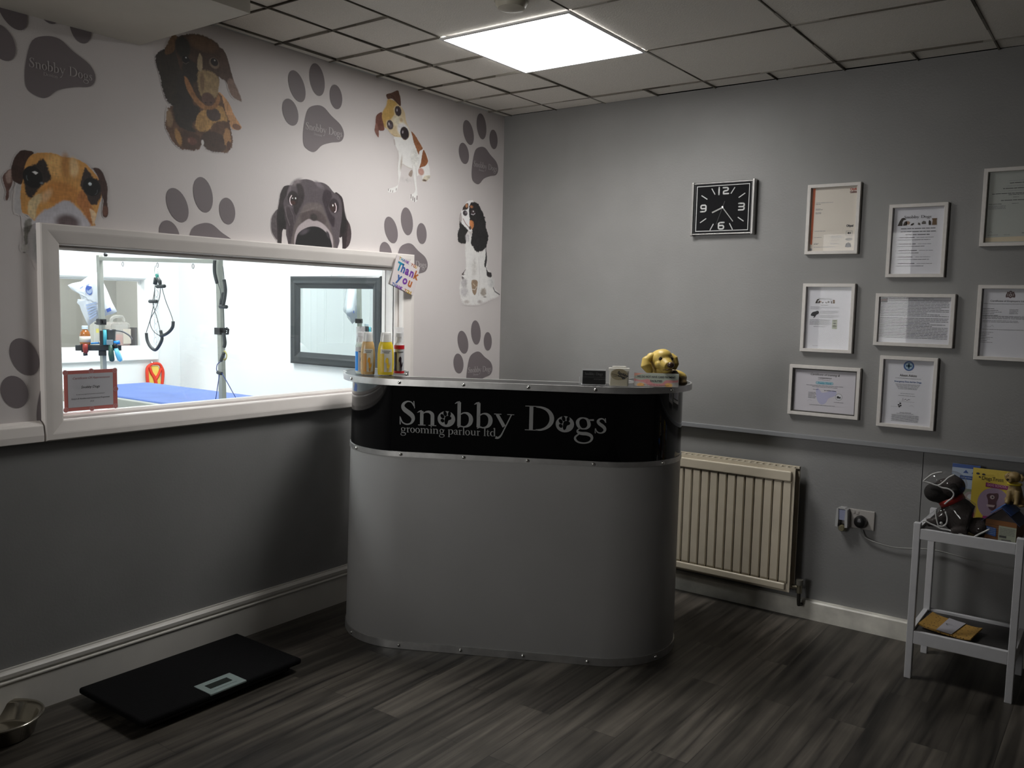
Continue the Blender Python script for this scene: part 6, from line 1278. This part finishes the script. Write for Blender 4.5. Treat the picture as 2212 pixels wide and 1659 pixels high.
for sx in (-1,1): blob('ear',[('t',[(-.004+sx*.018,.0,.116),(-.004+sx*.026,-.004,.104),(-.004+sx*.024,-.006,.092)],[.005,.0075,.005])],M_pup,t,.0018,3)
for sx in (-1,1):
    b=MB(); b.ell((-.008+sx*.010,-.022,.107),.0034,mat('figurine_eye'),10,8); b.build('eye',t,smooth=1)
b=MB(); b.ell((-.0155,-.0435,.098),(.005,.004,.004),mat('figurine_eye'),12,8); b.build('nose',t,smooth=1)
b=MB(); b.tube([(-.002+.021*cos(a),-.002+.022*sin(a),.079) for a in [2*pi*i/20 for i in range(20)]],.004,mat('collar_yellow',(.55,.42,.02),.4),8,closed=True); b.build('collar',t,smooth=1)
# bandana packet on the lower shelf
t=thing('fabric_packet','folded mustard patterned cloth with a white paper band on the lower shelf','packet',(2.376,-.245,.179),0)
LS=.179
def lay(px,py,z): r=ray(px,py); k=(z-CAM[2])/r.z; return (CAM[0]+k*r.x-2.376,CAM[1]+k*r.y+.245)
cv_m=mat('mustard_cloth',(.36,.20,.045),.7)
nt=cv_m.node_tree; vo=nt.nodes.new('ShaderNodeTexVoronoi'); vo.inputs['Scale'].default_value=95; cr=nt.nodes.new('ShaderNodeValToRGB'); cr.color_ramp.elements[0].position=.16; cr.color_ramp.elements[0].color=(.07,.04,.015,1); cr.color_ramp.elements[1].position=.34; cr.color_ramp.elements[1].color=(.40,.23,.05,1)
tcn=nt.nodes.new('ShaderNodeTexCoord'); nt.links.new(tcn.outputs['Object'],vo.inputs['Vector']); nt.links.new(vo.outputs['Distance'],cr.inputs[0]); nt.links.new(cr.outputs[0],nt.nodes['Principled BSDF'].inputs['Base Color'])
def strip(b,front,back,hts,m,th=.004):
    n=len(hts); vs=[]
    for i,h in enumerate(hts):
        k=i/(n-1); f=[front[0][j]+(front[1][j]-front[0][j])*k for j in (0,1)]; q=[back[0][j]+(back[1][j]-back[0][j])*k for j in (0,1)]
        vs+=[(*f,h),(*q,h+.004),(*q,h+.004+th),(*f,h+th)]
    fs=[(0,1,2,3),(4*n-4,4*n-1,4*n-2,4*n-3)]
    for i in range(n-1):
        for j in range(4): fs.append((i*4+j,(i+1)*4+j,(i+1)*4+(j+1)%4,i*4+(j+1)%4))
    b.add(vs,fs,m)
A=[lay(1983,1357,LS),lay(2022,1366,LS),lay(2055,1376,LS),lay(2096,1390,LS)]; Bk=[lay(2014,1328,LS+.012),lay(2050,1343,LS),lay(2086,1355,LS),lay(2122,1362,LS+.012)]
b=MB(); strip(b,(A[0],A[1]),(Bk[0],Bk[1]),[.014,.008,.004,.002],cv_m,.006); strip(b,(A[2],A[3]),(Bk[2],Bk[3]),[.002,.003,.006,.012],cv_m,.006); strip(b,(A[1],A[2]),(Bk[1],Bk[2]),[.002,.001,.001,.002],cv_m,.006); b.build('cloth',t,smooth=2)
b=MB(); strip(b,(A[1],A[2]),(Bk[1],Bk[2]),[.0105,.0095,.0095,.0105],mat('band_white',(.42,.41,.45),.5),.001); b.build('paper_band',t)
b=MB(); m1=[(A[1][j]+A[2][j]+Bk[1][j]+Bk[2][j])/4 for j in (0,1)]
b.M=Matrix.Translation((m1[0],m1[1],.0165)); b.stroke([(-.014,.004,.004),(-.018,.010,.004),(-.010,.012,.002),(.004,.010,.001)],0,M_ink); words(b,-.016,.018,.002,.003,4,M_inkgrey,0); words(b,-.012,.014,-.006,.002,5,M_inkgrey,0); b.build('band_print',t)

# ------------------------------------------------------------------ scale and bowl on the floor
t=thing('dog_scale','large flat black dog weighing scale with a pale display panel on the floor','weighing scale',(.266,-2.115,0))
hx,hy=.195,.318
b=MB(); b.box((-hx,-hy,.030),(hx,hy,.052),mat('scale_mat',(.005,.005,.0055),.95,spec=.12,bump=.5,bscale=260)); b.build('platform',t,bevel=.008,seg=3)
b=MB(); b.box((-hx+.03,-hy+.03,.006),(hx-.03,hy-.03,.030),M_black); b.build('chassis',t,bevel=.004)
for sx in (-1,1):
    for sy in (-1,1):
        b=MB(); b.lathe([(.018,0),(.02,.002),(.02,.007)],M_black,16,c=(sx*(hx-.06),sy*(hy-.07),0)); b.build('foot',t)
b=MB(); b.box((.098,-.072,.046),(hx+.001,.072,.0535),mat('display_panel',(.24,.30,.29),.35)); b.build('display_housing',t,bevel=.002)
b=MB(); b.box((.125,-.048,.0535),(.160,.040,.0542),mat('lcd',(.012,.018,.016),.25)); b.build('display_screen',t)
b=MB(); b.M=Matrix.Translation((.112,0,.0537))@Matrix.Rotation(pi/2,4,'Z'); words(b,-.02,.012,0,.004,3,mat('display_ink',(.08,.1,.1),.5),0); b.M=Matrix.Translation((.178,0,.0537)); 
b.box((-.001,-.045,0),(.0,.045,.0004),mat('display_ink')); b.build('display_print',t)
t=thing('dog_bowl','shiny steel dog bowl on the floor beside the black scale','bowl',(.105,-2.695,0))
M_st=mat('bowl_steel',(.50,.47,.40),.16,1,noise=.06,nscale=30)
b=MB(); b.lathe([(.0,.001),(.088,.001),(.093,.004),(.108,.052),(.116,.057),(.121,.060),(.122,.064),(.116,.066),(.108,.063),(.102,.058),(.087,.010),(.078,.006),(0,.0055)],M_st,72); b.build('steel_bowl',t,smooth=1)
